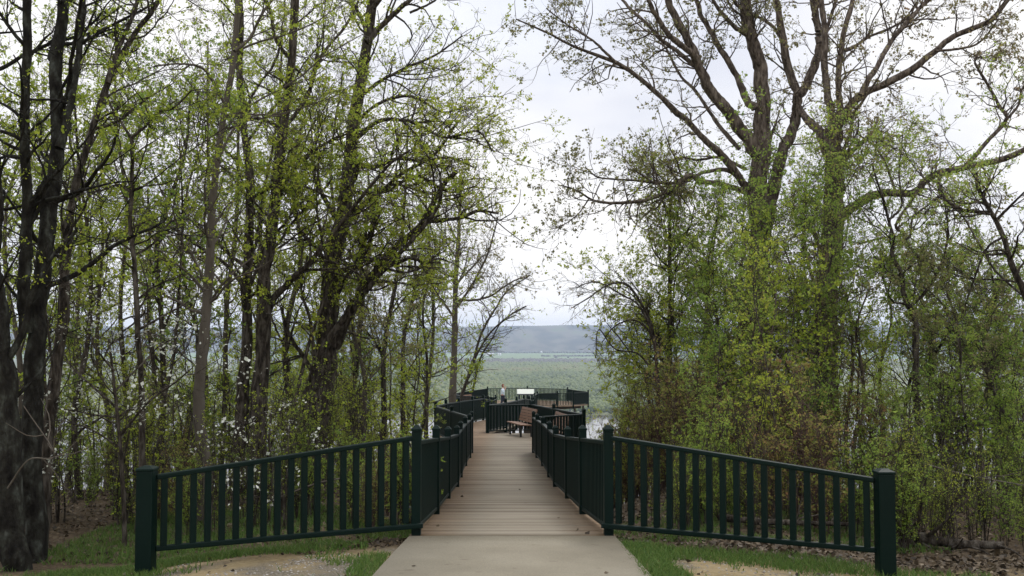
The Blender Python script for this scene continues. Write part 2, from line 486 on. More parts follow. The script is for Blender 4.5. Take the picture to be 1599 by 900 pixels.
# hills
hx = np.linspace(-6500, 6500, 131)
hv = []
rows = 9
for j in range(rows):
    t = j / (rows - 1)
    for x in hx:
        ridge = 176 + 22 * mnoise.noise(Vector((x * .0011, 3, 0))) + 12 * mnoise.noise(Vector((x * .0035, 9, 0))) + 5 * mnoise.noise(Vector((x * .02, 9, 5))) - 8 * max(0, min(1, (-x - 100) / 600)) 
        prof = t ** 0.7
        hv.append((x, 6150 + 900 * t + 120 * mnoise.noise(Vector((x * .002, t * 2, 1))), RIVER_Z - 1 + ridge * prof + (6 * mnoise.noise(Vector((x * .01, t * 5, 2))) if 0 < j < rows - 1 else 0)))
n = len(hx)
for x in hx: hv.append((x, 8200, RIVER_Z - 1))
hq = [(j * n + i, j * n + i + 1, (j + 1) * n + i + 1, (j + 1) * n + i) for j in range(rows) for i in range(n - 1)]
tag(link('hills', mesh_np('hills', hv, hq, True), M['hills']), 'long wooded ridge fading blue on the far side of the valley', 'hills', kind='structure')

# far woods: one mass nobody could count
ICO = None
def blobs(name, pts, radii, mat, label, seed, hscale=1.0):
    global ICO
    if ICO is None:
        bm = bmesh.new(); bmesh.ops.create_icosphere(bm, subdivisions=1, radius=1.0)
        bm.verts.ensure_lookup_table()
        ICO = (np.array([v.co[:] for v in bm.verts]), np.array([[v.index for v in f.verts] for f in bm.faces])); bm.free()
    rg = np.random.default_rng(seed)
    iv, jf = ICO
    n = len(pts)
    k = rg.uniform(0.65, 1.25, (n, len(iv), 1))
    sc = np.stack([radii, radii, radii * hscale * rg.uniform(.8, 1.3, n)], 1)[:, None, :]
    V = pts[:, None, :] + iv[None] * k * sc
    Fq = (jf[None] + (np.arange(n) * len(iv))[:, None, None]).reshape(-1, 3)
    zone = np.array([mnoise.noise(Vector((p[0] / 260, p[1] / 420, seed))) + .5 * mnoise.noise(Vector((p[0] / 70, p[1] / 150, seed + 4))) for p in pts])
    tint = np.repeat(np.clip(.45 + .45 * zone + rg.normal(0, .12, n), 0, 1), len(jf)) + rg.normal(0, .05, n * len(jf))
    o = link(name, mesh_np(name, V.reshape(-1, 3), Fq, False, tint), mat)
    return tag(o, label, 'woodland', kind='stuff')
rg = np.random.default_rng(11)
def scatter(n, y0, y1, half):
    y = np.sqrt(rg.uniform(y0 ** 2, y1 ** 2, n))
    x = rg.uniform(-half, half, n) * y
    return x, y
x, y = scatter(26000, 1315, 3500, 0.28)
r = rg.uniform(3, 5.5, len(x)) * np.where(y < 2200, 1.0, 1.25)
blobs('far_woodland', np.stack([x, y, RIVER_Z + 2 + r * .7], 1), r, M['far_wood'], 'pale green woodland on the floodplain across the river', 1, 1.2)
x, y = scatter(9000, 3450, 4200, 0.28)
r = rg.uniform(4.5, 8, len(x))
blobs('bare_woodland', np.stack([x, y, RIVER_Z + 1 + r * .4], 1), r, M['far_bare'], 'brownish bare woodland in front of the far fields', 2, 0.9)
x, y = scatter(10, 4650, 4800, 0.30); x2, y2 = scatter(1600, 5950, 6250, .30)
x3 = rg.uniform(150, 900, 260); y3 = 5000 + .12 * x3 + rg.normal(0, 12, 260)
x = np.concatenate([x, x2, x3]); y = np.concatenate([y, y2, y3])
r = rg.uniform(6, 11, len(x)); r[-260:] *= .6
blobs('hedgerow_woodland', np.stack([x, y, RIVER_Z + r * .5], 1), r, M['far_bare'], 'dark tree belts between the far fields and the hills', 3, 0.9)

def barn(name, px, py, Z, wd, dp, ht, rz, label):
    p = at(px, py, Z)
    e = empty(name, (p.x, Z, RIVER_Z - .6), label, 'farm building', None, rz)
    mb = MB()
    mb.box((0, 0, ht / 2), (wd, dp, ht)); mb.build('wall', M['white_wall'], e, world=False)
    mb = MB()
    rh = dp * .3
    for s in (-1, 1):
        a = Vector((-wd / 2 - .6, s * (dp / 2 + .8), ht - .2)); b = Vector((wd / 2 + .6, s * (dp / 2 + .8), ht - .2))
        c = Vector((wd / 2 + .6, 0, ht + rh)); d = Vector((-wd / 2 - .6, 0, ht + rh))
        up = Vector((0, 0, .3))
        P = [a, b, c, d]; T = [q + up for q in P]
        mb.poly(P); mb.poly(T)
        for i in range(4): mb.poly([P[i], P[(i + 1) % 4], T[(i + 1) % 4], T[i]])
    for s in (-1, 1):
        mb.poly([(s * wd / 2, -dp / 2, ht), (s * wd / 2, dp / 2, ht), (s * wd / 2, 0, ht + rh)])
    mb.build('roof', M['roof_metal'], e, world=False)
    mb = MB(); mb.box((0, -dp / 2 - .05, ht * .35), (wd * .12, .2, ht * .7)); mb.build('door', M['dark_open'], e, world=False)
barn('farm_building', 764, 552, 5250, 46, 18, 9, .05, 'long white barn in the far fields, left of the gap in the trees')
barn('farm_building', 780, 552, 5300, 16, 12, 8, .2, 'small white shed beside the long white barn')
barn('farm_building', 974, 581, 2760, 24, 11, 6, -.15, 'white house on the floodplain behind the right thicket edge')
barn('farm_building', 845, 541, 6100, 14, 10, 7, .1, 'tiny pale barn at the foot of the far hills')

# air: one even box round everything
mh, N, L = new_mat('haze_air')
o = N('ShaderNodeOutputMaterial'); pv = N('ShaderNodeVolumePrincipled')
pv.inputs['Color'].default_value = (0.66, 0.78, 1.0, 1)
pv.inputs['Density'].default_value = 0.000102
pv.inputs['Anisotropy'].default_value = 0.0
L(pv.outputs[0], o.inputs['Volume'])
mb = MB(); mb.box((0, 4000, (130 + RIVER_Z - 4) / 2), (19000, 10000, 130 - (RIVER_Z - 4)))
tag(mb.build('haze', mh), 'thin blue haze filling the valley', 'haze', kind='stuff')

# ------------------------------------------------------------------ path and boardwalk
prof = []
ys = np.arange(-8, 10.99, 1.0).tolist() + [10.97]
V, Q = [], []
for y in ys:
    hw = 1.12 + (10.97 - y) * .03 if y > 5 else 1.3
    zt = float(np.interp(y, _ys, _zs)) + 0.012 if y < 10.9 else deck_z(11.0) - .005
    for x, dz in ((-hw, -.12), (-hw, 0), (hw, 0), (hw, -.12)):
        V.append((x, y, zt + dz))
for j in range(len(ys) - 1):
    for i in range(3):
        Q.append((j * 4 + i, j * 4 + i + 1, j * 4 + 5 + i, j * 4 + 4 + i))
Q.append((0, 1, 2, 3)); e_ = (len(ys) - 1) * 4
Q.append((e_ + 3, e_ + 2, e_ + 1, e_))
tag(link('path', mesh_np('path', V, Q), M['concrete']), 'plain concrete path leading to the boardwalk', 'path', kind='structure')

LEFT = [(-1.05, 11.04), (-1.03, 13.6), (-1.07, 16.7), (-1.08, 19.6), (-1.10, 21.4), (-1.13, 24.2), (-1.15, 27), (-1.16, 28.7)]
RIGHT = [(1.06, 11.04), (.96, 13.6), (.93, 16.7), (.85, 19.6), (.80, 21.4), (.75, 24.2), (.68, 27), (.62, 28.7)]
BAY_L = [(-1.16, 28.7), (-1.95, 32.3), (-2.75, 36), (-2.55, 38.6), (-2.2, 41.4), (-1.75, 44.2), (-1.35, 47)]
BAY_R = [(.62, 28.7), (2.18, 30.4), (1.42, 34), (.74, 37.6), (-.9, 36.7)]
WALK_L = [(-1.35, 47), (-1.2, 50), (-1.1, 53), (-1.05, 56.5), (-1.0, 60), (-1.0, 63.5), (-1.1, 67)]
WALK_R = [(-.9, 36.7), (-.25, 40), (.2, 43.2), (.55, 46.5), (.85, 50), (1.05, 53.5), (1.2, 57), (1.3, 60.5), (1.4, 64), (1.5, 67)]
PLAT = [(-1.1, 67), (-3.6, 70.5), (-4.4, 75), (-4.0, 80), (-2.1, 85.5), (1.33, 86.5), (4.7, 84.5), (6.1, 80), (4.75, 77.6), (3.5, 77.2), (1.9, 76), (1.6, 71.5), (1.5, 67)]

bw = empty('boardwalk', (0, 11, deck_z(11)), 'weathered brown plank boardwalk running downhill between dark green railings', 'boardwalk')
Ly, Lx = zip(*sorted([(y, x) for x, y in LEFT + BAY_L[1:] + WALK_L[1:] + PLAT[1:5]]))
Ry_ = [(y, x) for x, y in RIGHT] + [(30.4, 2.18), (34, 1.42), (36.65, .93), (36.75, -.9)] + [(y, x) for x, y in WALK_R[1:]] + [(71.5, 1.6), (76, 1.9), (77.2, 3.5), (77.6, 4.75), (80, 6.1), (84.5, 4.7), (85.5, 2.8)]
Ry, Rx = zip(*Ry_)
V, Q, tint = [], [], []
rgp = random.Random(3)
y = 11.0
while y < 85.6:
    wd = .14
    t = rgp.random()
    g = .005
    ya, yb = y, y + wd - g
    dzp = rgp.uniform(-.002, .002)
    b0 = len(V)
    for zoff in (0, -.04):
        for yy in (ya, yb):
            xl = float(np.interp(yy, Ly, Lx)) - .065; xr = float(np.interp(yy, Ry, Rx)) + .065
            V.append((xl + rgp.uniform(-.01, .01), yy, deck_z(yy) + zoff + dzp)); V.append((xr + rgp.uniform(-.01, .01), yy, deck_z(yy) + zoff + dzp))
    for f in ((0, 1, 3, 2), (4, 6, 7, 5), (0, 4, 5, 1), (2, 3, 7, 6), (0, 2, 6, 4), (1, 5, 7, 3)):
        Q.append([b0 + i for i in f]); tint.append(t)
    y += wd
link('deck', mesh_np('deck', V, Q, False, tint), M['deck'], bw)
# joists and posts under it
mbj = MB()
for k in range(len(Ly) - 1):
    for fr in (.06, .94):
        def P(i):
            yy = Ly[i]; xl = Lx[i]; xr = float(np.interp(yy, Ry, Rx))
            return Vector((xl + (xr - xl) * fr, yy, deck_z(yy) - .16))
        if Ly[k + 1] - Ly[k] > .3 : mbj.bar(P(k), P(k + 1), .05, .22)
mbj.build('joist', M['pile_wood'], bw)
yy = 13.5
while yy < 85:
    xl = float(np.interp(yy, Ly, Lx)); xr = float(np.interp(yy, Ry, Rx))
    for x in (xl + .16, xr - .16):
        zg = gz(x, yy)
        if deck_z(yy) - .3 > zg:
            mb = MB(); mb.box((x, yy, (deck_z(yy) - .06 + zg - .3) / 2), (.15, .15, deck_z(yy) - .06 - zg + .3)); mb.build('support_post', M['pile_wood'], bw)
    yy += 3.0

# ------------------------------------------------------------------ railings
_capmesh = {}
def post(parent, x, y, z0, z1, s=.10, cap='hip', rz=0.0):
    mb = MB(); mb.box((x, y, (z0 + z1) / 2), (s, s, z1 - z0), rz=rz, bev=.006)
    p = mb.build('post', M['green_paint'], parent)
    mb = MB()
    c = s * 1.14
    mb.box((x, y, z1 + .012), (c, c, .024), rz=rz, bev=.004)
    M4 = Matrix.Translation((x, y, z1 + .024 + .02)) @ Matrix.Rotation(rz + math.pi / 4, 4, 'Z')
    bmesh.ops.create_cone(mb.bm, cap_ends=True, segments=4, radius1=c * .69, radius2=c * .22, depth=.04, matrix=M4)
    mb.build('cap', M['green_paint'], p)
    return p

_bal = {}
def balmesh(h):
    k = round(h, 3)
    if k not in _bal:
        mb = MB(); mb.box((0, 0, 0), (.048, .048, k), bev=.004); me = mb.mesh('baluster'); me.materials.append(M['green_paint']); _bal[k] = me
    return _bal[k]

def railing(name, label, pts, group=None, skip_first=False, skip_last=False, spacing=.13, h=1.0):
    x0, y0 = pts[0]
    e = empty(name, (x0, y0, deck_z(y0)), label, 'railing', group)
    rest = MB(); nrest = 0; cnt = 0
    for i, (x, y) in enumerate(pts):
        if (i == 0 and skip_first) or (i == len(pts) - 1 and skip_last): continue
        z = deck_z(y)
        j = min(i, len(pts) - 2)
        rz = math.atan2(pts[j + 1][1] - pts[j][1], pts[j + 1][0] - pts[j][0])
        post(e, x, y, z - .22, z + h + .13, rz=rz)
    top = MB(); bot = MB()
    for (xa, ya), (xb, yb) in zip(pts[:-1], pts[1:]):
        a = Vector((xa, ya, deck_z(ya))); b = Vector((xb, yb, deck_z(yb)))
        d = (b - a); ln = Vector((d.x, d.y, 0)).length; u = d / d.length
        a2 = a + u * .058; b2 = b - u * .058
        top.bar(a2 + Vector((0, 0, h)), b2 + Vector((0, 0, h)), .085, .045, bev=.006)
        bot.bar(a2 + Vector((0, 0, .075)), b2 + Vector((0, 0, .075)), .05, .04, bev=.004)
        nb = max(1, int(ln / spacing) - 1)
        rz = math.atan2(d.y, d.x)
        for k in range(nb):
            p = a + d * ((k + 1) / (nb + 1))
            if cnt < 95:
                o = bpy.data.objects.new('baluster', balmesh(h - .13)); COL.objects.link(o); o.parent = e
                o.location = p + Vector((0, 0, .11 + (h - .13) / 2)) - e.location; o.rotation_euler = (0, 0, rz)
                cnt += 1
            else:
                rest.box(p + Vector((0, 0, .11 + (h - .13) / 2)), (.048, .048, h - .13), rz=rz); nrest += 1
    top.build('top_rail', M['green_paint'], e); bot.build('bottom_rail', M['green_paint'], e)
    if nrest: tag(rest.build('balusters', M['green_paint'], e), kind='stuff')
    else: rest.bm.free()
    return e

railing('boardwalk_railing', 'dark green railing of capped posts along the left side of the sloping deck', LEFT)
railing('boardwalk_railing', 'dark green railing of capped posts along the right side of the sloping deck', RIGHT)
railing('boardwalk_railing', 'dark green railing bulging out left where the boardwalk bends, brightest toward its far end', BAY_L, skip_first=True)
railing('boardwalk_railing', 'dark green railing around the bench bay on the right of the boardwalk', BAY_R, skip_first=True)
railing('boardwalk_railing', 'thin far railing on the left of the lower walkway before the overlook', WALK_L, skip_first=True, skip_last=True)
railing('boardwalk_railing', 'row of small post caps just above the bench bay railing', WALK_R, skip_first=True, skip_last=True)
railing('overlook_railing', 'farthest green railing, enclosing the overlook deck around the walking person', PLAT)

def wing(sx, label):
    xa, ya = sx * 1.05, 11.04
    xb, yb = (-3.6, 9.9) if sx < 0 else (3.67, 9.9)
    e = empty('entry_railing', (xb, yb, gz(xb, yb)), label, 'railing', 'flared entry railings')
    rz = math.atan2(yb - ya, xb - xa)
    zt = 0.285 if sx < 0 else .255
    zb = gz(xb, yb) - .3
    # broad end post with a domed top
    mb = MB(); mb.box((xb, yb, (zb + zt) / 2), (.162, .162, zt - zb), rz=rz * .0, bev=.012); p = mb.build('post', M['green_paint'], e)
    mb = MB(); mb.box((xb, yb, zt + .012), (.178, .178, .03), bev=.012)
    M4 = Matrix.Translation((xb, yb, zt + .036)) @ Matrix.Rotation(math.pi / 4, 4, 'Z')
    bmesh.ops.create_cone(mb.bm, cap_ends=True, segments=4, radius1=.12, radius2=.05, depth=.022, matrix=M4)
    mb.build('cap', M['green_paint'], p)
    a = Vector((xa + sx * .045, ya - .02, 0)); b = Vector((xb - sx * .078, yb + .04, 0))
    ta, tb = .488, .215 if sx < 0 else .185
    ba, bb = -.455, -.485 if sx < 0 else -.50
    A = a + Vector((0, 0, ta)); B = b + Vector((0, 0, tb))
    d = B - A
    mb = MB(); mb.bar(A - d * .0, B, .075, .05, bev=.012); mb.build('top_rail', M['green_paint'], e)
    A2 = a + Vector((0, 0, ba)) - Vector((sx * .12, .0, 0)); B2 = b + Vector((0, 0, bb))
    mb = MB(); mb.bar(A2 + Vector((0, -.045, 0)), B2, .05, .055, bev=.012); mb.build('bottom_rail', M['green_paint'], e)
    nb = 19
    for k in range(nb):
        t = (k + .55) / (nb + .1)
        z1 = ta + (tb - ta) * t - .02; z0 = ba + (bb - ba) * t + .02
        p = a + (b - a) * t
        mb = MB(); mb.box((p.x, p.y, (z0 + z1) / 2), (.062, .062, z1 - z0), rz=rz, bev=.005); mb.build('baluster', M['green_paint'], e)
wing(-1, 'flared dark green entry railing sloping down to the left of the concrete path')
wing(1, 'flared dark green entry railing sloping down to the right of the concrete path')

# ------------------------------------------------------------------ benches
def bench(loc, rz, label, ln=1.8):
    e = empty('park_bench', loc, label, 'bench', 'slatted benches on the boardwalk', rz)
    mb = MB()          # faces -y locally
    for k in range(4): mb.box((0, -.20 + k * .115, .44 - .008 * k), (ln, .10, .035), bev=.006)
    mb.build('seat', M['bench_wood'], e, world=False)
    mb = MB()
    for k in range(5): mb.box((0, .235 + k * .026, .53 + k * .098), (ln, .03, .088), rx=-.26, bev=.006)
    mb.build('backrest', M['bench_wood'], e, world=False)
    for s in (-1, 1):
        for yy in (-.19, .2):
            mb = MB(); mb.box((s * (ln / 2 - .22), yy, .205), (.06, .06, .41), bev=.006); mb.build('leg', M['iron'], e, world=False)
        mb = MB(); mb.bar((s * (ln / 2 - .22), -.24, .408), (s * (ln / 2 - .22), .25, .40), .05, .03); mb.bar((s * (ln / 2 - .22), .265, .41), (s * (ln / 2 - .22), .372, .98), .05, .025)
        mb.build('bracket', M['iron'], e, world=False)
bang = math.atan2(-7.0, 1.44)
bench((.30, 35.35, deck_z(35.35)), bang + .12, 'brown slatted bench facing left in the railing bay', 1.6)
bench((1.28, 31.75, deck_z(31.75)), bang, 'brown slatted bench seen through the near rails of the bay')
bench((-3.2, 74, deck_z(74)), R_(60), 'distant brown bench at the left edge of the overlook')

# ------------------------------------------------------------------ information panel
e = empty('info_panel', (1.05, 77.5, deck_z(77.5)), 'tilted white information panel on dark legs at the overlook', 'sign')
mb = MB(); mb.box((0, 0, 1.12), (1.30, .56, .03), rx=R_(38), bev=.004); mb.build('panel', M['panel_face'], e, world=False)
mb = MB(); mb.box((0, .012, 1.085), (1.38, .64, .03), rx=R_(38), bev=.004); mb.build('frame', M['panel_frame'], e, world=False)
for s in (-1, 1):
    mb = MB(); mb.box((s * .5, .06, .5), (.09, .09, 1.02), bev=.005); mb.build('leg', M['panel_frame'], e, world=False)

# ------------------------------------------------------------------ trees
class Grower:
    def __init__(s, seed):
        s.rg = np.random.default_rng(seed)
        s.b = {}
        s.leaf = []
    def put(s, pts, rad, sides):
        s.b.setdefault((pts.shape[1], sides), []).append((pts, rad))
    def unit(s, v):
        return v / np.maximum(np.linalg.norm(v, axis=-1, keepdims=True), 1e-9)
    def grow(s, P, D, Ln, R, nseg, curv, trop, sides, tip=.3):
        n = len(P)
        pts = np.zeros((n, nseg + 1, 3)); pts[:, 0] = P
        d = s.unit(D)
        st = (Ln / nseg)[:, None]
        for k in range(nseg):
            d = s.unit(d + s.rg.normal(0, curv, (n, 3)) + np.array([0, 0, trop]))
            pts[:, k + 1] = pts[:, k] + d * st
        tt = np.linspace(0, 1, nseg + 1)
        rad = R[:, None] * (1 - (1 - tip) * tt)[None]
        s.put(pts, rad, sides)
        return pts, rad
    def kids(s, pts, rad, cnt, t0, t1, ang, lmean, lvar, taper, rfac, rmin, rmax):
        """cnt (n,) children per branch"""
        cnt = np.maximum(0, cnt).astype(int)
        idx = np.repeat(np.arange(len(pts)), cnt)
        m = len(idx)
        if m == 0: return None
        t = s.rg.uniform(t0, t1, m)
        n = pts.shape[1] - 1
        f = t * n
        i = np.minimum(f.astype(int), n - 1)
        fr = (f - i)[:, None]
        A = pts[idx, i]; B = pts[idx, i + 1]
        P = A * (1 - fr) + B * fr
        T = s.unit(B - A)
        rr = rad[idx, i] * (1 - fr[:, 0]) + rad[idx, i + 1] * fr[:, 0]
        rv = s.unit(s.rg.normal(0, 1, (m, 3)))
        side = s.unit(np.cross(T, rv))
        a = s.rg.normal(ang, .22, m)[:, None]
        D = T * np.cos(a) + side * np.sin(a)
        Ln = np.maximum(.08, s.rg.normal(lmean, lvar, m)) * (1 - taper * t)
        R = np.clip(rr * rfac, rmin, rmax)
        return P, D, Ln, R
    def leaves_on(s, pts, per, spread, size, droop=0.0, t0=.3):
        n, k, _ = pts.shape
        m = int(n * per / 4) + 1
        idx = s.rg.integers(0, n, m)
        f = (t0 + (1 - t0) * s.rg.uniform(0, 1, m) ** .6) * (k - 1) * .999
        i = np.minimum(f.astype(int), k - 2); fr = (f - i)[:, None]
        C = pts[idx, i] * (1 - fr) + pts[idx, i + 1] * fr
        T = s.unit(pts[idx, i + 1] - pts[idx, i])
        sz = s.rg.uniform(size * .55, size * 1.5, m)
        for q in range(4):
            keep = s.rg.uniform(0, 1, m) < .97 - .12 * q
            A = s.unit(T * .55 + s.rg.normal(0, .75, (m, 3)) + np.array([0, 0, -droop * 4]))
            S = sz * s.rg.uniform(.7, 1.15, m)
            P = C + A * (S * .62)[:, None] + s.rg.normal(0, spread * .35, (m, 3))
            s.leaf.append((P[keep], S[keep], A[keep]))
    def bark_mesh(s, name):
        VV, FF, off = [], [], 0
        for (k, sides), lst in s.b.items():
            pts = np.concatenate([a for a, _ in lst]); rad = np.concatenate([b for _, b in lst])
            n = len(pts)
            T = np.empty_like(pts)
            T[:, 1:-1] = pts[:, 2:] - pts[:, :-2]; T[:, 0] = pts[:, 1] - pts[:, 0]; T[:, -1] = pts[:, -1] - pts[:, -2]
            T = s.unit(T)
            ref = np.where(np.abs(T[:, :1, 2:3]) > .85, np.array([1., 0.13, 0]), np.array([0.07, 0.0, 1.]))
            X = s.unit(np.cross(np.broadcast_to(ref, T.shape), T)); Y = np.cross(T, X)
            an = np.arange(sides) * 2 * math.pi / sides
            if sides >= 8:
                lump = 1 + s.rg.normal(0, .05, (n, 1, sides)) + s.rg.normal(0, .045, (n, k, sides))
            else:
                lump = np.ones((n, 1, 1))
            ring = pts[:, :, None, :] + (rad[:, :, None] * lump)[:, :, :, None] * (X[:, :, None, :] * np.cos(an)[None, None, :, None] + Y[:, :, None, :] * np.sin(an)[None, None, :, None])
            VV.append(ring.reshape(-1, 3))
            base = off + (np.arange(n) * k * sides)[:, None, None]
            j = (np.arange(k - 1) * sides)[None, :, None]; q = np.arange(sides)[None, None, :]; q2 = (q + 1) % sides
            a = base + j + q; b = base + j + q2
            FF.append(np.stack([a, b, b + sides, a + sides], -1).reshape(-1, 4))
            off += n * k * sides
        return mesh_np(name, np.concatenate(VV), np.concatenate(FF), True)
    def leaf_mesh(s, name, flat=0.0, aspect=.55, tint=(.45, .2)):
        P = np.concatenate([a[0] for a in s.leaf]); S = np.concatenate([a[1] for a in s.leaf]); A = np.concatenate([a[2] for a in s.leaf])
        return leaf_quads(name, s.rg, P, S, flat, aspect, tint, A)

def leaf_quads(name, rg, P, S, flat=0.0, aspect=.55, tint=(.45, .2), axis=None):
    n = len(P)
    a = rg.normal(0, 1, (n, 3)) if axis is None else axis.copy(); a[:, 2] *= (1 - flat); a /= np.linalg.norm(a, axis=1, keepdims=True)
    r = rg.normal(0, 1, (n, 3)); 
    if flat > 0: r = r * (1 - flat) + np.array([0, 0, 1.0]) * flat
    b = np.cross(a, r); b /= np.maximum(np.linalg.norm(b, axis=1, keepdims=True), 1e-6)
    c = np.cross(a, b)
    h = S[:, None] * .5
    v0 = P - a * h; v2 = P + a * h
    v1 = P + b * h * aspect * 1.3 + c * h * .25 - a * h * .1
    v3 = P - b * h * aspect * 1.3 + c * h * .25 - a * h * .1
    V = np.stack([v0, v1, v2, v3], 1).reshape(-1, 3)
    Fq = np.arange(4 * n).reshape(n, 4)
    t = np.clip(rg.normal(tint[0], tint[1], n), 0, 1)
    return mesh_np(name, V, Fq, False, t)

def resample(P, n):
    """Catmull-Rom through P -> n points"""
    P = np.array(P, float)
    if len(P) == 2: P = np.array([P[0], (P[0] + P[1]) / 2, P[1]])
    Q = np.concatenate([[2 * P[0] - P[1]], P, [2 * P[-1] - P[-2]]])
    out_ = []
    m = len(P) - 1
    for u in np.linspace(0, m - 1e-6, n):
        i = int(u); t = u - i
        a, b, c, d = Q[i], Q[i + 1], Q[i + 2], Q[i + 3]
        out_.append(.5 * ((2 * b) + (-a + c) * t + (2 * a - 5 * b + 4 * c - d) * t * t + (-a + 3 * b - 3 * c + d) * t ** 3))
    return np.array(out_)

def finish(gw, limbs, radl, o):
    """procedural branches, twigs and leaves on the main limbs (n,24,3)"""
    lens = np.linalg.norm(np.diff(limbs, axis=1), axis=2).sum(1)
    den = np.array(o['den'])
    den = den * np.where(radl[:, 0] > .09, o.get('thick', .75), 1.0)
    k = gw.kids(limbs, radl, np.round(lens * den), o.get('t0', .25), 1.0, .95, o['l1'], o['l1'] * .35, .25, .5, .0055, .026)
    if k is None: return
    p1, r1 = gw.grow(*k, 6, o.get('curv', .22), o.get('trop', .06), 4)
    k2 = gw.kids(p1, r1, gw.rg.poisson(o.get('n2', 5), len(p1)), .2, 1.0, .8, o['l1'] * .42, o['l1'] * .13, .3, .6, .004, .012)
    p2, r2 = gw.grow(*k2, 4, .26, o.get('trop', .06), 3)
    k3 = gw.kids(p2, r2, gw.rg.poisson(o.get('n3', 3), len(p2)), .15, 1.0, .7, o['l1'] * .2, o['l1'] * .06, .2, .7, .0028, .007)
    p3, r3 = gw.grow(*k3, 3, .25, .04, 3)
    sz = o.get('size', .055)
    gw.leaves_on(p3, o.get('leaf', 3), o.get('spread', .035), sz, o.get('droop', 0))
    gw.leaves_on(p2, o.get('leaf', 3) * .6, o.get('spread', .035), sz, o.get('droop', 0))

def traced(name, label, Z, limbs, o, group=None, bark='bark', leafm='leaf_spring', seed=0, cat='tree', crown='crown', gnd=True, tint=(.45, .2)):
    """limbs: (pixel polyline, width px start, width px end, depth shift at the end, twig density per metre[, depth shift at start])"""
    gw = Grower(seed)
    A, Rr, den = [], [], []
    base = None
    for i, lb in enumerate(limbs):
        pts, w0, w1, dz, dn = lb[:5]
        dz0 = lb[5] if len(lb) > 5 else 0
        m = len(pts)
        W = [at(px, py, Z + dz0 + (dz - dz0) * (j / (m - 1)) ** 1.2) for j, (px, py) in enumerate(pts)]
        if i == 0:
            g = gz(W[0].x, W[0].y)
            base = Vector((W[0].x, W[0].y, g))
            if W[0].z > g + .1 and gnd:
                W = [Vector((W[0].x + (W[0].x - W[1].x) * .2, W[0].y, g - .25))] + W
            elif gnd: W[0].z = g - .2
        elif gnd and len(lb) > 6 and lb[6]:
            g = gz(W[0].x, W[0].y)
            W = [Vector((W[0].x, W[0].y, g - .25))] + W
        q = resample(W, 24)
        tp = o.get('tap', 1.0) if (i == 0 or w0 > 14) else 1.0
        rad = (w1 + (w0 - w1) * (1 - np.linspace(0, 1, 24)) ** tp) / 2 / F * Z * o.get('slim', .84)
        if i == 0 and w0 > 25: dn = dn * .6
        if i == 0 or (len(lb) > 6 and lb[6]):
            rad[:3] *= np.array([1.35, 1.15, 1.04])
        # knobbly outline
        jit = gw.rg.normal(0, 1, (24, 3)) * (rad[:, None] * .22); jit[0] = 0
        q = q + jit * .6
        rad = rad * gw.rg.uniform(.93, 1.08, 24)
        A.append(q); Rr.append(rad); den.append(dn)
    limbsA = np.array(A); radA = np.array(Rr)
    big = radA[:, 0] > .05
    if big.any():      # thick wood: more rings, so that the bark outline is uneven
        f = np.linspace(0, 23, 70); ii = np.minimum(f.astype(int), 22); ff = f - ii
        gw.put(limbsA[big][:, ii] * (1 - ff)[None, :, None] + limbsA[big][:, ii + 1] * ff[None, :, None], radA[big][:, ii] * (1 - ff) + radA[big][:, ii + 1] * ff, 14)
    if (~big).any(): gw.put(limbsA[~big], radA[~big], 6)
    # extra unseen-plan limbs to round the crown out in depth
    na = o.get('auto', 0)
    if na:
        k = gw.kids(limbsA[:1], radA[:1], np.array([na]), o.get('a0', .35), 1.0, 1.0, o.get('al', 2.6), .7, .3, .4, .012, .06)
        pa, ra = gw.grow(*k, 23, .10, .03, 6)
        limbsA = np.concatenate([limbsA, pa]); radA = np.concatenate([radA, ra]); den += [o.get('aden', 5)] * na
    oo = dict(o); oo['den'] = den
    finish(gw, limbsA, radA, oo)
    e = empty(name, base, label, cat, group)
    link('trunk', gw.bark_mesh(name + '_trunk'), M[bark], e)
    if gw.leaf:
        link(crown, gw.leaf_mesh(name + '_crown', o.get('flat', 0), o.get('aspect', .55), tint), M[leafm], e)
    return e

LFT = dict(l1=1.15, n2=4.4, n3=3.0, leaf=6.8, thick=.6, size=.036, t0=.3, trop=.05, tap=1.5, spread=.05)
ZL = 10.9
traced('mossy_tree', 'thick mossy trunk cut off by the left edge of the photo', ZL, [
    ([(22, 862), (14, 700), (4, 560), (-14, 440), (-40, 300), (-70, 120), (-90, -40)], 50, 30, .3, 3),
    ([(-14, 430), (0, 345), (-6, 250), (-24, 160)], 16, 8, -.6, 4),
], dict(LFT, l1=.9, auto=3, aden=3, leaf=3), bark='bark_moss', seed=101)
traced('mossy_tree', 'dark leaning twin trunked tree near the left edge', ZL + .5, [
    ([(52, 862), (47, 700), (52, 560), (58, 480), (70, 380), (84, 300), (92, 220), (88, 100), (99, 0), (104, -160)], 44, 22, .6, 3.2),
    ([(40, 520), (38, 440), (40, 380), (42, 300), (37, 200), (43, 100), (42, 0), (38, -140)], 24, 14, -.5, 3.5),
    ([(92, 232), (103, 195), (115, 130), (126, 60), (130, 0), (138, -120)], 17, 9, .8, 4),
    ([(47, 330), (60, 305), (78, 275)], 16, 14, 0, 0),
    ([(-40, 110), (0, 108), (40, 85), (90, 65), (150, 50), (210, 22), (250, 0)], 9, 5, 1.2, 5, .4),
], dict(LFT, l1=1.0, auto=3, aden=3, leaf=2.5), bark='bark_moss', seed=102)
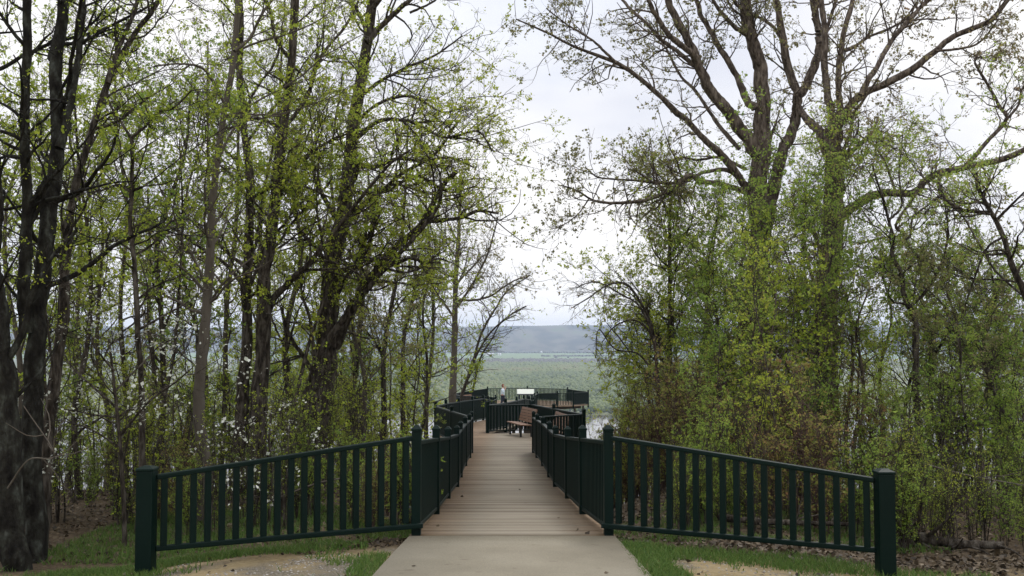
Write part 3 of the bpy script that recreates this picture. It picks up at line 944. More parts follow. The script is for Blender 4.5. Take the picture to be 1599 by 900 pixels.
traced('forked_tree', 'slim tree leaning right that forks high beside the twin trunk', ZL + 1.0, [
    ([(60, 858), (78, 650), (95, 520), (101, 430), (108, 340), (121, 280), (150, 180), (172, 122), (205, 60), (245, 5), (290, -90)], 25, 9, 1.0, 3.6),
    ([(168, 130), (178, 95), (192, 60), (215, 0), (228, -90)], 10, 6, .5, 4.5),
    ([(110, 330), (125, 300), (140, 250)], 6, 3, .5, 5),
    ([(86, 600), (70, 470), (80, 440)], 5, 3, -.5, 5),
], dict(LFT, l1=.95, auto=2, aden=3, leaf=2.5), bark='bark', seed=103)
traced('understory_tree', 'thin tree with a Y shaped fork in front of bright sky on the left', 13, [
    ([(215, 842), (222, 650), (214, 510), (210, 420), (203, 345), (206, 280), (205, 216)], 12, 7, 0, 3),
    ([(205, 216), (192, 196), (178, 176), (168, 150), (172, 120)], 6, 3, .4, 6),
    ([(205, 216), (228, 196), (246, 176), (272, 168), (300, 140)], 6, 3, -.4, 6),
    ([(208, 400), (240, 380), (262, 350), (280, 340)], 5, 2.5, .6, 6),
    ([(206, 300), (180, 290), (150, 300), (120, 290)], 5, 2.5, .6, 6),
], dict(LFT, l1=.8, auto=3), seed=104)
traced('grey_tree', 'single bare grey trunk bending gently behind the left entry railing', 14.2, [
    ([(318, 842), (321, 735), (309, 650), (317, 560), (322, 500), (325, 450), (328, 380), (336, 280), (350, 180), (365, 85), (371, 10), (374, -120)], 27, 10, .6, 2.6),
    ([(325, 450), (300, 400), (285, 380), (270, 330)], 6, 3, -.6, 5),
    ([(352, 165), (320, 110), (280, 100), (240, 104)], 6, 3, -.8, 5),
    ([(366, 80), (390, 60), (410, 20), (440, -20)], 7, 4, .6, 5),
    ([(340, 250), (366, 200), (400, 180), (436, 182)], 6, 3, .8, 5),
], dict(LFT, l1=1.1, auto=5), bark='bark_pale', seed=105)
traced('twin_tree', 'pair of dark ivy flecked trunks rising behind the middle of the left railing', 18, [
    ([(372, 735), (378, 640), (384, 560), (386, 480), (388, 400), (391, 300), (382, 200), (374, 120), (376, 40), (370, -100)], 30, 12, .8, 3),
    ([(400, 735), (404, 640), (410, 560), (411, 490), (412, 440), (421, 380), (430, 315), (440, 210), (455, 95), (460, 0), (466, -120)], 36, 14, -.6, 3, 0, 1),
    ([(412, 500), (430, 465), (450, 442), (475, 418), (500, 390), (545, 332), (575, 295), (610, 255), (640, 235)], 15, 4, -1.5, 4.5),
    ([(430, 320), (455, 270), (490, 235), (540, 210), (590, 200)], 9, 3, 1, 5),
    ([(386, 420), (350, 390), (330, 360), (300, 345)], 8, 3, 1, 5),
    ([(441, 205), (480, 150), (500, 90), (540, 40), (560, 0)], 9, 4, 1, 5),
    ([(455, 95), (430, 60), (420, 10), (400, -30)], 8, 4, -1, 5),
    ([(440, 200), (400, 185), (360, 200), (330, 190)], 8, 3, -1, 5),
], dict(LFT, l1=1.3, auto=10, al=3.0, size=.044), seed=106)
traced('leaning_tree', 'big dark trunk with long limbs reaching right over the boardwalk', 20, [
    ([(488, 710), (497, 640), (505, 580), (511, 510), (516, 430), (530, 360), (541, 300), (548, 220), (560, 150), (572, 80), (580, 10), (588, -110)], 54, 18, .5, 2.6),
    ([(520, 540), (545, 490), (562, 462), (590, 420), (622, 384), (660, 346), (690, 292), (712, 268)], 24, 8, -1.5, 3.5),
    ([(660, 347), (690, 344), (720, 340), (745, 330), (778, 333)], 9, 4, -2, 5, -1.2),
    ([(600, 418), (640, 404), (662, 410), (688, 410)], 9, 4, -.4, 4, -.6),
    ([(572, 66), (604, 32), (640, 0), (668, -30)], 12, 7, .5, 4.5),
    ([(563, 150), (592, 128), (630, 108), (680, 86), (722, 56)], 9, 3, 1.0, 5.5),
    ([(545, 245), (580, 262), (620, 248), (660, 252), (702, 246), (740, 262)], 9, 3, -1.0, 6.5),
    ([(548, 225), (590, 190), (640, 190), (695, 215), (745, 205), (768, 235)], 9, 2.5, -1.5, 7),
    ([(540, 300), (600, 300), (650, 275), (700, 300), (745, 290)], 8, 3, .8, 6),
    ([(552, 200), (585, 165), (640, 150), (690, 175), (728, 165)], 8, 2.5, .6, 7),
    ([(520, 430), (495, 390), (470, 360), (455, 320)], 10, 4, 1, 5),
    ([(500, 600), (475, 560), (450, 520), (440, 480)], 9, 5, -1, 3),
    ([(575, 60), (560, 20), (540, -10)], 8, 5, 0, 4),
    ([(640, 20), (680, 0), (700, -30)], 5, 3, .5, 6, .3),
], dict(LFT, l1=1.45, auto=8, al=3.2, leaf=6.6, size=.047), seed=107)
traced('leaning_tree', 'slender dark stem leaning right from the foot of the big left trunk', 19, [
    ([(470, 712), (478, 640), (492, 570), (520, 520), (560, 470), (596, 425), (640, 380), (680, 330), (690, 300)], 22, 6, -.8, 4),
    ([(492, 570), (484, 500), (470, 450), (480, 400)], 8, 4, .5, 5),
    ([(600, 420), (640, 425), (680, 405), (705, 410)], 6, 3, .5, 5, -.4),
], dict(LFT, l1=1.1, auto=3), seed=108)
SP = dict(l1=.9, n2=4, n3=2.6, leaf=1.0, size=.05, t0=.2, trop=.04)
traced('slim_tree', 'straight pale slim tree by the railing where the left woods end', 46, [
    ([(706, 650), (709, 560), (710, 500), (712, 430), (715, 380), (718, 330), (720, 290)], 16, 4, 0, 3.5),
    ([(714, 480), (740, 440), (762, 395), (778, 338)], 5, 2, -.8, 5),
    ([(712, 500), (690, 470), (668, 450), (640, 440)], 5, 2, .8, 5),
    ([(714, 470), (760, 465), (800, 440), (828, 430)], 5, 2, .6, 5),
    ([(716, 380), (700, 350), (690, 320)], 4, 2, .6, 5),
], dict(SP, auto=8, al=2.8, l1=1.5, leaf=3.2, size=.075), bark='bark_pale', leafm='leaf_olive', seed=109)
traced('slim_tree', 'bare dark stem leaning right across the far hills', 50, [
    ([(718, 650), (728, 600), (742, 560), (752, 540), (770, 515), (800, 490), (822, 478)], 6, 2, -.5, 3),
    ([(720, 620), (740, 560), (752, 520), (775, 480), (792, 455), (828, 430)], 6, 2, .5, 3),
    ([(738, 612), (750, 560), (768, 530), (782, 505), (806, 492)], 4, 1.6, .2, 3, .3),
], dict(SP, leaf=.9, l1=1.3, size=.08), seed=110)

OAK = dict(l1=1.4, n2=4.0, n3=3.0, leaf=5.0, size=.06, thick=.5, slim=.74, t0=.3, trop=.02, spread=.05, droop=.08, curv=.26)
traced('oak_tree', 'tall oak with a sweep of bare limbs reaching left over the sky gap', 26, [
    ([(1172, 700), (1176, 600), (1180, 500), (1183, 400), (1187, 300), (1190, 200), (1189, 125), (1180, 85), (1166, 30), (1160, -90)], 58, 20, 0, 1.6),
    ([(1188, 245), (1170, 222), (1150, 193), (1120, 155), (1100, 126), (1087, 88), (1068, 50), (1045, 8), (1030, -60)], 30, 12, -1.0, 3),
    ([(1088, 90), (1070, 75), (1047, 57), (1028, 30), (1013, 2), (1000, -40)], 14, 8, -2, 4, -.8),
    ([(1083, 103), (1060, 82), (1033, 63), (1008, 35), (987, 17), (968, -5)], 10, 6, .5, 4.5, -.5),
    ([(1180, 170), (1163, 150), (1147, 113), (1123, 73), (1108, 45), (1093, 20), (1080, -30)], 16, 9, 1.0, 4),
    ([(1170, 296), (1155, 280), (1140, 257), (1120, 236), (1100, 217), (1080, 196), (1060, 177), (1033, 153), (1000, 123), (967, 100), (933, 87), (897, 73), (867, 57), (830, 40), (806, 30)], 17, 2.5, -2.0, 5),
    ([(962, 98), (945, 82), (930, 67), (905, 50), (883, 37), (853, 13)], 6, 2.5, -2.2, 7, -1.4),
    ([(1155, 233), (1130, 205), (1108, 175), (1085, 140), (1062, 118), (1040, 75), (1025, 65)], 9, 3.5, 1.5, 5),
    ([(1172, 304), (1154, 296), (1137, 290), (1112, 285), (1090, 283), (1080, 273), (1068, 278), (1057, 290), (1035, 303), (1010, 312), (980, 316), (953, 317), (932, 315), (920, 310), (898, 296), (877, 290)], 13, 2.5, -2.5, 5.5),
    ([(1168, 290), (1140, 267), (1118, 266), (1097, 270), (1068, 284), (1040, 287), (1015, 285), (990, 282), (960, 280), (933, 277), (915, 262)], 10, 2.5, -.5, 7),
    ([(1165, 265), (1125, 246), (1090, 250), (1060, 246), (1045, 255)], 8, 3, .8, 7),
    ([(920, 310), (910, 325), (900, 337), (882, 350), (862, 358)], 3, 1.5, -2.4, 8, -1.8),
    ([(1184, 375), (1196, 350), (1207, 300), (1219, 247), (1232, 215), (1242, 187), (1246, 145), (1232, 110), (1222, 50), (1212, 0), (1200, -80)], 30, 12, 1.2, 2.6),
    ([(1246, 150), (1259, 133), (1276, 93), (1279, 50), (1270, 0), (1264, -80)], 20, 14, 1.0, 3, .6),
    ([(1276, 90), (1285, 60), (1300, 20), (1310, -20)], 10, 6, 1.5, 4, .8),
    ([(1223, 66), (1205, 40), (1180, 25), (1150, 20), (1130, -10)], 8, 4, .6, 5, .8),
    ([(1173, 57), (1162, 20), (1163, -20)], 10, 7, .6, 4),
    ([(1172, 60), (1140, 35), (1113, 0), (1100, -40)], 10, 6, -.8, 4),
], dict(OAK, auto=6, a0=.5, aden=4), bark='bark_oak', leafm='leaf_olive', seed=201)
traced('oak_tree', 'tall oak right of the other, limbs fanning out to the right', 25, [
    ([(1288, 720), (1290, 600), (1292, 500), (1297, 400), (1302, 300), (1301, 235), (1300, 200)], 52, 38, 0, 1.2),
    ([(1298, 205), (1299, 175), (1292, 140), (1287, 100), (1290, 60), (1282, 0), (1280, -80)], 19, 10, .8, 3),
    ([(1300, 208), (1318, 178), (1342, 150), (1386, 130), (1426, 107), (1459, 80), (1499, 53), (1546, 33), (1575, -2), (1600, -30)], 19, 7, -1.5, 4),
    ([(1308, 195), (1312, 165), (1309, 127), (1315, 67), (1332, 0), (1340, -60)], 15, 9, .4, 3.5),
    ([(1345, 150), (1356, 125), (1366, 110), (1389, 70), (1412, 40), (1446, 3), (1470, -30)], 14, 7, .6, 4, -.3),
    ([(1314, 80), (1335, 72), (1359, 57), (1399, 40), (1432, 17), (1460, -5)], 8, 4, 1.0, 5, .3),
    ([(1241, 158), (1254, 178), (1268, 194), (1280, 206), (1294, 236)], 13, 22, 0, 1, 1.75),
    ([(1459, 80), (1500, 76), (1530, 66), (1560, 30)], 6, 3, -1.5, 6, -.9),
    ([(1310, 345), (1332, 323), (1359, 307), (1382, 302), (1426, 302), (1446, 282), (1472, 270), (1516, 260), (1559, 252), (1600, 234), (1640, 215)], 19, 9, -2.0, 4.5),
    ([(1510, 257), (1526, 240), (1542, 220), (1572, 187), (1560, 165), (1549, 143), (1535, 120), (1522, 97), (1530, 80)], 9, 3.5, -1.2, 6, -1.3),
    ([(1572, 187), (1590, 165), (1596, 140), (1610, 120)], 6, 3, -1.5, 6, -1.3),
    ([(1470, 270), (1466, 290), (1478, 312), (1500, 327), (1549, 335)], 8, 6, -1.2, 5, -1.2),
    ([(1400, 302), (1380, 250), (1362, 225), (1340, 210)], 6, 3, -.5, 6, -.6),
    ([(1440, 290), (1400, 350), (1412, 366), (1372, 373), (1339, 382)], 7, 4, .5, 5, -.8),
    ([(1316, 215), (1340, 222), (1365, 215), (1400, 235)], 6, 3, .5, 6),
], dict(OAK, auto=6, a0=.4, aden=4), bark='bark_oak', leafm='leaf_olive', seed=202)
traced('crooked_tree', 'thin crooked tree with a kinked trunk right of the oaks', 20, [
    ([(1440, 730), (1432, 620), (1429, 530), (1428, 497), (1412, 463), (1409, 430), (1392, 397), (1397, 377), (1388, 345), (1379, 310), (1370, 285), (1362, 255)], 17, 4, .3, 3.5),
    ([(1396, 378), (1420, 370), (1426, 340), (1450, 320), (1470, 305)], 6, 3, .8, 6),
    ([(1420, 480), (1450, 450), (1475, 400), (1480, 350), (1470, 290)], 7, 3, -.6, 5),
    ([(1388, 345), (1408, 320), (1404, 270), (1410, 210)], 5, 2.5, .5, 6),
], dict(LFT, l1=1.0, auto=4), leafm='leaf_green', seed=203)
traced('leaning_tree', 'dark trunk slanting down to the right edge of the photo', 17, [
    ([(1640, 760), (1625, 600), (1612, 500), (1599, 455), (1582, 417), (1566, 370), (1549, 333), (1530, 300), (1524, 270)], 18, 7, -.4, 4),
    ([(1549, 333), (1520, 330), (1499, 326), (1476, 310), (1466, 285)], 8, 4, .5, 5),
    ([(1566, 370), (1540, 390), (1520, 440), (1500, 500)], 5, 2.5, .6, 5),
    ([(1555, 345), (1580, 320), (1600, 300)], 6, 3, -.5, 5),
], dict(LFT, l1=.95, auto=5), leafm='leaf_green', seed=204)
traced('young_tree', 'yellow green young tree left of the oaks at the edge of the gap', 27, [
    ([(1044, 640), (1046, 540), (1047, 430), (1046, 350), (1050, 290)], 14, 4, 0, 4.5),
    ([(1047, 560), (1030, 530), (1014, 490), (1000, 460), (985, 440)], 5, 2, -.5, 5),
    ([(1047, 500), (1075, 470), (1095, 430), (1110, 380)], 5, 2, .5, 6),
    ([(1046, 420), (1020, 390), (1010, 340)], 4, 2, .5, 6),
    ([(1047, 400), (1075, 360), (1085, 320)], 4, 2, -.5, 6),
], dict(SP, l1=1.15, n2=5, n3=3.2, auto=20, al=2.2, a0=.2, leaf=5.5, size=.055), leafm='leaf_spring', seed=205, tint=(.6, .2))
traced('bare_sapling', 'bare arching branches drooping left against the sky gap', 22, [
    ([(1030, 660), (1026, 580), (1020, 520), (1005, 480), (980, 445), (950, 445), (920, 465), (895, 480)], 7, 1.8, -1.0, 4),
    ([(1026, 560), (1015, 520), (990, 500), (960, 510), (940, 535)], 5, 1.6, .5, 4),
    ([(1026, 540), (1000, 480), (970, 460), (930, 440), (900, 450)], 5, 1.6, .8, 4),
    ([(1028, 600), (1000, 555), (960, 545), (935, 515), (930, 560)], 4, 1.5, -.4, 4),
], dict(SP, l1=.75, leaf=.5, trop=-.06), leafm='leaf_olive', seed=206)

def vine(label, Z, path, wpx, nleaf, seed):
    gw = Grower(seed)
    W = [at(px, py, Z) for px, py in path]
    q = resample(W, 24); r0 = wpx / 2 / F * Z
    A = []
    for k in range(5):
        ph = gw.rg.uniform(0, 6.28); tw = gw.rg.uniform(.15, .4)
        an = ph + np.arange(24) * tw
        A.append(q + np.stack([np.cos(an), np.sin(an), np.zeros(24)], 1) * (r0 * 1.04))
    A = np.array(A); B = np.tile(np.linspace(.02, .008, 24), (5, 1))
    gw.put(A, B, 5)
    k = gw.kids(A, B, np.full(5, 30), .0, 1, 1.2, .75, .3, .1, .5, .004, .008)
    p1, r1 = gw.grow(*k, 5, .3, .05, 3)
    gw.leaves_on(p1, nleaf * .85, .3, .055, .05, 0)
    g = gz(W[0].x, Z)
    e = empty('climbing_vine', (W[0].x, Z, W[0].z), label, 'vine', 'vines climbing the oaks')
    link('stem', gw.bark_mesh('vine_stem'), M['bark'], e)
    link('foliage', gw.leaf_mesh('vine_foliage', tint=(.4, .2)), M['leaf_green'], e)
vine('green leaved vine climbing the trunk of the left oak', 26, [(1177, 640), (1180, 500), (1183, 400), (1187, 300), (1189, 225)], 48, 24, 701)
vine('green leaved vine climbing the trunk of the right oak', 25, [(1290, 640), (1292, 500), (1297, 400), (1302, 300), (1301, 235)], 46, 20, 702)

# ---- trees deeper in the woods: own trunk and crown each
def wild_tree(name, label, px, Z, topy, wpx, lean, o, group, bark, leafm, seed, tint=(.45, .2)):
    rr = random.Random(seed)
    x = (px - 799.5) / F * Z
    z0 = gz(x, Z)
    top = at(px, topy, Z).z
    pts = []
    n = 6
    # base pixel row from the ground height
    for i in range(n):
        t = i / (n - 1)
        z = z0 + (top - z0) * t
        wx = x + lean * t * (top - z0) + (rr.uniform(-.15, .15) if 0 < i else 0) * (1 + t)
        pts.append(Vector((wx, Z + rr.uniform(-.2, .2) * i, z)))
    gw = Grower(seed)
    q = resample(pts, 24)
    rad = np.linspace(wpx, wpx * .25, 24) / 2 / F * Z
    rad[:2] *= [1.3, 1.12]
    gw.put(q[None], rad[None], 8)
    k = gw.kids(q[None], rad[None], np.array([o.get('auto', 10)]), o.get('a0', .3), 1.0, .9, o.get('al', 2.0), .5, .45, .45, .008, .05)
    pa, ra = gw.grow(*k, 23, .10, .04, 5)
    A = np.concatenate([q[None], pa]); B = np.concatenate([rad[None], ra])
    oo = dict(o); oo['den'] = [o.get('den0', 1.0)] + [o.get('aden', 5)] * len(pa)
    finish(gw, A, B, oo)
    e = empty(name, (x, Z, z0), label, 'tree', group)
    link('trunk', gw.bark_mesh(name + '_trunk'), M[bark], e)
    link('crown', gw.leaf_mesh(name + '_crown', tint=tint), M[leafm], e)
    return e
def zone_r(px):
    return 'between the boardwalk and the left oak' if px < 1170 else ('around the two oak trunks' if px < 1330 else 'right of the oaks')
def zone_l(px):
    return 'near the left edge trunks' if px < 150 else ('behind the left end post' if px < 330 else ('behind the middle of the left entry railing' if px < 530 else 'close to the left of the boardwalk'))
WL = dict(l1=1.0, n2=4.5, n3=3, leaf=5.4, size=.05, t0=.15, auto=12, al=2.2, aden=4.5)
wl = [(130, 17, 140, 10, .02), (172, 21, 260, 10, -.05), (250, 19, 110, 12, .04), (285, 24, 190, 9, .02), (345, 22, 60, 10, .05),
      (448, 25, 150, 13, .03), (535, 27, 240, 11, .08), (575, 23, 330, 9, -.03), (615, 32, 330, 11, .05), (650, 29, 400, 8, .04),
      (675, 34, 300, 10, -.02), (240, 30, 300, 12, .0), (420, 33, 330, 14, -.04), (20, 18, 200, 12, .03), (90, 26, 300, 10, .02), (555, 38, 380, 12, .02),
      (110, 22, 60, 9, .03), (200, 25, 40, 10, -.02), (265, 17, 230, 8, .03), (310, 28, 60, 10, .02), (400, 26, 40, 10, .04), (465, 17.5, 210, 8, .05), (500, 30, 120, 11, .04), (590, 27, 190, 10, .06), (60, 15, 260, 8, .05)]
for i, (px, Z, ty, wp, ln) in enumerate(wl):
    wild_tree('woodland_tree', 'slim leafy tree deep in the woods, ' + zone_l(px), px, Z, ty, wp, ln, WL, 'slim trees ' + zone_l(px),
              ['bark', 'bark_pale', 'bark'][i % 3], ['leaf_spring', 'leaf_spring', 'leaf_green', 'leaf_olive'][i % 4], 300 + i)
wr = [(1010, 31, 470, 7, .02), (1095, 29, 330, 9, .02), (1135, 24, 420, 9, -.03), (1235, 22, 380, 9, .03), (1345, 21, 450, 9, -.02), (1260, 32, 280, 12, .02),
      (1470, 22, 430, 9, .0), (1530, 25, 420, 10, .03), (1575, 20, 400, 9, -.03), (1375, 29, 420, 10, .01), (1440, 33, 380, 10, .03), (1500, 18, 440, 8, .02), (1165, 34, 360, 12, -.02), (1215, 18, 430, 6, .02),
      (1110, 25, 330, 7, .02), (1150, 21, 300, 7, .03), (1205, 22, 265, 7, -.02), (1245, 23, 290, 7, .03), (1275, 20, 300, 7, .02), (1322, 23, 270, 7, -.03), (1075, 27, 400, 6, -.02), (1420, 24, 400, 8, .02), (1555, 22, 430, 8, -.02)]
for i, (px, Z, ty, wp, ln) in enumerate(wr):
    wild_tree('woodland_tree', 'slim leafy tree in the thick woods, ' + zone_r(px), px, Z, ty, wp, ln, dict(WL, leaf=4.8), 'slim trees ' + zone_r(px),
              ['bark', 'bark_oak', 'bark'][i % 3], ['leaf_green', 'leaf_spring', 'leaf_green', 'leaf_olive' if i < 14 else 'leaf_green'][i % 4], 340 + i, (.42, .2))

# ---- saplings and brush: a few originals, then copies with their parts
def sapling_proto(name, label, cat, group, seed, h, stems, lean, o, bark, leafm, tint=(.45, .2), crown='foliage'):
    gw = Grower(seed)
    rr = random.Random(seed)
    A, B = [], []
    for k in range(stems):
        a = rr.uniform(0, 6.283); hh = h * rr.uniform(.6, 1.05); l = lean * rr.uniform(.3, 1.2)
        p = [(rr.uniform(-.12, .12) * (stems > 1), rr.uniform(-.12, .12) * (stems > 1), -.15)]
        for i in range(1, 6):
            t = i / 5
            p.append((p[0][0] + math.cos(a) * l * hh * t ** 1.4 + rr.uniform(-.05, .05) * h * .5, p[0][1] + math.sin(a) * l * hh * t ** 1.4 + rr.uniform(-.05, .05) * h * .5, hh * t))
        A.append(resample(p, 24)); B.append(np.linspace(o['r'], .006, 24))
    A = np.array(A); B = np.array(B)
    gw.put(A, B, 6)
    oo = dict(o); oo['den'] = [o['dens']] * stems
    finish(gw, A, B, oo)
    e = empty(name, (0, 0, 0), label, cat, group)
    link('stem', gw.bark_mesh(name + '_stem'), M[bark], e)
    link(crown, gw.leaf_mesh(name + '_' + crown, o.get('flat', 0), o.get('aspect', .55), tint), M[leafm], e)
    return e
used = set()
def place(proto, x, y, s, rz, label=None, group=None):
    if proto.name not in used:
        used.add(proto.name); o = proto
    else:
        o = proto.copy(); COL.objects.link(o)
        for ch in proto.children:
            c = ch.copy(); COL.objects.link(c); c.parent = o
    o.location = (x, y, gz(x, y)); o.rotation_euler = (0, 0, rz); o.scale = (s, s, s)
    if label: o['label'] = label
    if group: o['group'] = group
    return o
SG = dict(l1=.7, n2=4.5, n3=3, leaf=5.4, size=.042, spread=.05, t0=.2, dens=6, r=.022, trop=.05)
BR = dict(l1=.5, n2=4, n3=2.6, leaf=1.7, size=.045, t0=.12, dens=6.5, r=.013, trop=.09)
sap_g = [sapling_proto('sapling', '', 'sapling', '', 400 + i, [4.2, 5.0, 3.6, 5.6][i], 1, .12, SG, 'bark', 'leaf_green', (.4, .2)) for i in range(4)]
sap_y = [sapling_proto('sapling', '', 'sapling', '', 420 + i, [4.4, 5.2, 3.4][i], 1, .14, dict(SG, leaf=4.6), 'bark', 'leaf_spring', (.45, .2)) for i in range(3)]
brush_r = [sapling_proto('brush_shrub', '', 'shrub', '', 440 + i, [2.4, 3.0, 2.0][i], 8, .22, BR, 'twig_red', 'leaf_rust', (.5, .25)) for i in range(3)]
brush_g = [sapling_proto('brush_shrub', '', 'shrub', '', 460 + i, [2.0, 1.5, 2.6][i], 6, .25, dict(BR, leaf=2.6), 'bark', 'leaf_green', (.4, .2)) for i in range(3)]
ST = dict(l1=.5, n2=3.5, n3=2.5, leaf=1.3, size=.04, t0=.12, dens=4, r=.016, trop=.08)
stems_p = [sapling_proto('brush_shrub', '', 'shrub', '', 480 + i, [3.0, 3.6, 2.4][i], 6, .18, ST, 'bark', 'leaf_spring', (.35, .25)) for i in range(3)]
rs = random.Random(77)
def xz(px, Z): return (px - 799.5) / F * Z
def fit(px, Z, h, top):
    x = xz(px, Z)
    return min(1.35, max(.35, (at(px, top, Z).z - gz(x, Z)) / h))
HS = {}
# right side
LBG = 'slender green sapling'
LBRr = 'reddish brown brush with sparse leaves'
LBGr = 'low thin stemmed brush on the woodland floor'
for pr_, h_ in zip(sap_g + sap_y + brush_r + brush_g + stems_p, [4.2, 5.0, 3.6, 5.6, 4.4, 5.2, 3.4, 2.4, 3.0, 2.0, 2.0, 1.5, 2.6, 3.0, 3.6, 2.4]): HS[pr_.name] = h_
def put(pr, px, Z, top, label, group, lim=None):
    x = xz(px, Z)
    if lim is not None:
        if lim > 0 and x < lim: x = lim + rs.uniform(0, .8)
        if lim < 0 and x > lim: x = lim - rs.uniform(0, .8)
    return place(pr, x, Z, fit(px, Z, HS[pr.name], top) * rs.uniform(.85, 1.1), rs.uniform(0, 6.28), label, group)
for i in range(70):
    px = rs.uniform(1090, 1690); Z = rs.uniform(13.5, 28)
    top = rs.uniform(290, 560) if px < 1340 else rs.uniform(400, 600)
    put(rs.choice((sap_g + sap_y[:1]) if top > 400 else [sap_g[1], sap_g[3], sap_y[1]]), px, Z, top, LBG + ' ' + zone_r(px), 'green saplings ' + zone_r(px))
for i in range(26):
    px = rs.uniform(955, 1300); Z = rs.uniform(15, 28)
    put(rs.choice(brush_r), px, Z, rs.uniform(565, 655) if px > 1010 else rs.uniform(600, 660), LBRr + ' ' + zone_r(px), 'reddish brush ' + zone_r(px), 2.6)
for i in range(40):
    px = rs.uniform(1060, 1680); Z = rs.uniform(12.8, 19)
    put(rs.choice(brush_g + brush_r[:1] + stems_p), px, Z, rs.uniform(560, 730), LBGr + ' ' + zone_r(px), 'low brush ' + zone_r(px))
for i in range(34):
    px = rs.uniform(1000, 1680); Z = rs.uniform(12.3, 15.5)
    put(rs.choice(brush_g + stems_p + brush_r[:1]), px, Z, rs.uniform(690, 790), LBGr + ' ' + zone_r(px), 'low brush ' + zone_r(px), 1.9)
for i in range(18):
    px = rs.uniform(905, 1000); Z = rs.uniform(24, 44)
    put(rs.choice(brush_g[:1] + brush_r + sap_y[:1]), px, Z, rs.uniform(625, 665), 'leafy brush close beside the right side of the boardwalk', 'brush beside the boardwalk', 2.7)
for i in range(22):
    px = rs.uniform(1390, 1640); Z = rs.uniform(11.7, 13.4)
    put(rs.choice(brush_g + stems_p), px, Z, rs.uniform(700, 800), LBGr + ' ' + zone_r(px), 'low brush ' + zone_r(px))
for i in range(22):
    px = rs.uniform(945, 1160); Z = rs.uniform(22, 32)
    put(rs.choice(sap_y + sap_g[:2]), px, Z, rs.uniform(430, 600) if px > 1010 else rs.uniform(560, 630), 'slender fresh green sapling at the edge of the sky gap', 'saplings at the right edge of the gap', 3.0)
# left side
LBl = 'slender leafy sapling'
for i in range(40):
    px = rs.uniform(60, 640); Z = rs.uniform(14, 28)
    if px > 300: Z = max(Z, rs.uniform(19.5, 27))
    put(rs.choice(sap_y + sap_g[:1]), px, Z, rs.uniform(330, 600), LBl + ' ' + zone_l(px), 'saplings ' + zone_l(px))
for i in range(20):
    px = rs.uniform(470, 700); Z = rs.uniform(20, 34)
    put(rs.choice(sap_y), px, Z, rs.uniform(440, 600), 'slender yellow green sapling close beside the left side of the boardwalk', 'saplings beside the boardwalk', -3.7)
for i in range(46):
    px = rs.uniform(-30, 640); Z = rs.uniform(12.4, 20)
    put(rs.choice(stems_p), px, Z, rs.uniform(540, 700), 'clump of thin brownish stems with few leaves ' + zone_l(px), 'thin stems ' + zone_l(px))
for i in range(44):
    px = rs.uniform(-30, 640); Z = rs.uniform(12.0, 19)
    put(rs.choice(brush_g + brush_r[:1]), px, Z, rs.uniform(650, 800), 'low leafy bush ' + zone_l(px), 'low bushes ' + zone_l(px))
# hillside brush below the overlook
for i in range(22):
    side = rs.choice((-1, 1))
    Z = rs.uniform(34, 62)
    x = side * rs.uniform(4.2, 12)
    place(rs.choice(sap_y + sap_g), x, Z, rs.uniform(1.2, 1.9), rs.uniform(0, 6.28), 'leafy hillside tree beside the lower boardwalk, ' + ('left' if side < 0 else 'right') + ' of the gap', 'hillside trees ' + ('left' if side < 0 else 'right'))

for i in range(30):
    px = rs.uniform(60, 650); Z = rs.uniform(31, 60)
    x = min(xz(px, Z), -5.0)
    place(rs.choice(sap_y + sap_g[:1]), x, Z, min(2.6, max(.8, (at(px, rs.uniform(400, 560), Z).z - gz(x, Z)) / 4.6)), rs.uniform(0, 6.28), 'leafy tree low on the hillside ' + zone_l(px), 'hillside trees ' + zone_l(px))
for i in range(14):
    px = rs.uniform(1330, 1600); Z = rs.uniform(29, 50)
    x = xz(px, Z)
    place(rs.choice(sap_y + sap_g), x, Z, min(2.4, max(.8, (at(px, rs.uniform(430, 580), Z).z - gz(x, Z)) / 4.6)), rs.uniform(0, 6.28), 'leafy tree low on the hillside ' + zone_r(px), 'hillside trees ' + zone_r(px))

# ---- flowering dogwoods
DG = dict(l1=.8, n2=4, n3=2.6, leaf=1.3, size=.034, t0=.25, trop=.0, flat=.55, aspect=.95, spread=.11, curv=.2)
traced('dogwood_tree', 'white flowering dogwood in front of the left woods', 12.3, [
    ([(196, 850), (190, 720), (182, 640), (176, 580), (170, 530)], 9, 4, 0, 4),
    ([(188, 680), (230, 630), (270, 600), (300, 575)], 5, 2, -.8, 6),
    ([(186, 640), (140, 600), (110, 570), (95, 540)], 5, 2, .6, 6),
    ([(180, 610), (220, 570), (250, 540), (290, 520)], 4, 2, .8, 6),
    ([(190, 700), (140, 670), (105, 660)], 4, 2, -.6, 6),
    ([(178, 580), (150, 545), (130, 510)], 4, 2, -.5, 6),
], DG, leafm='blossom', crown='blossom', seed=501)
traced('dogwood_tree', 'white flowering dogwood half hidden behind the left entry railing', 13, [
    ([(420, 800), (424, 740), (420, 690), (424, 640)], 7, 3, 0, 4),
    ([(422, 760), (390, 740), (370, 700), (350, 690)], 4, 2, -.8, 6),
    ([(422, 740), (450, 700), (470, 690)], 4, 2, .6, 6),
    ([(422, 720), (400, 680), (380, 655), (350, 620)], 4, 2, -.4, 6),
    ([(424, 780), (400, 775), (380, 780)], 3, 2, -1.2, 6),
], dict(DG, l1=.6), leafm='blossom', crown='blossom', seed=502)

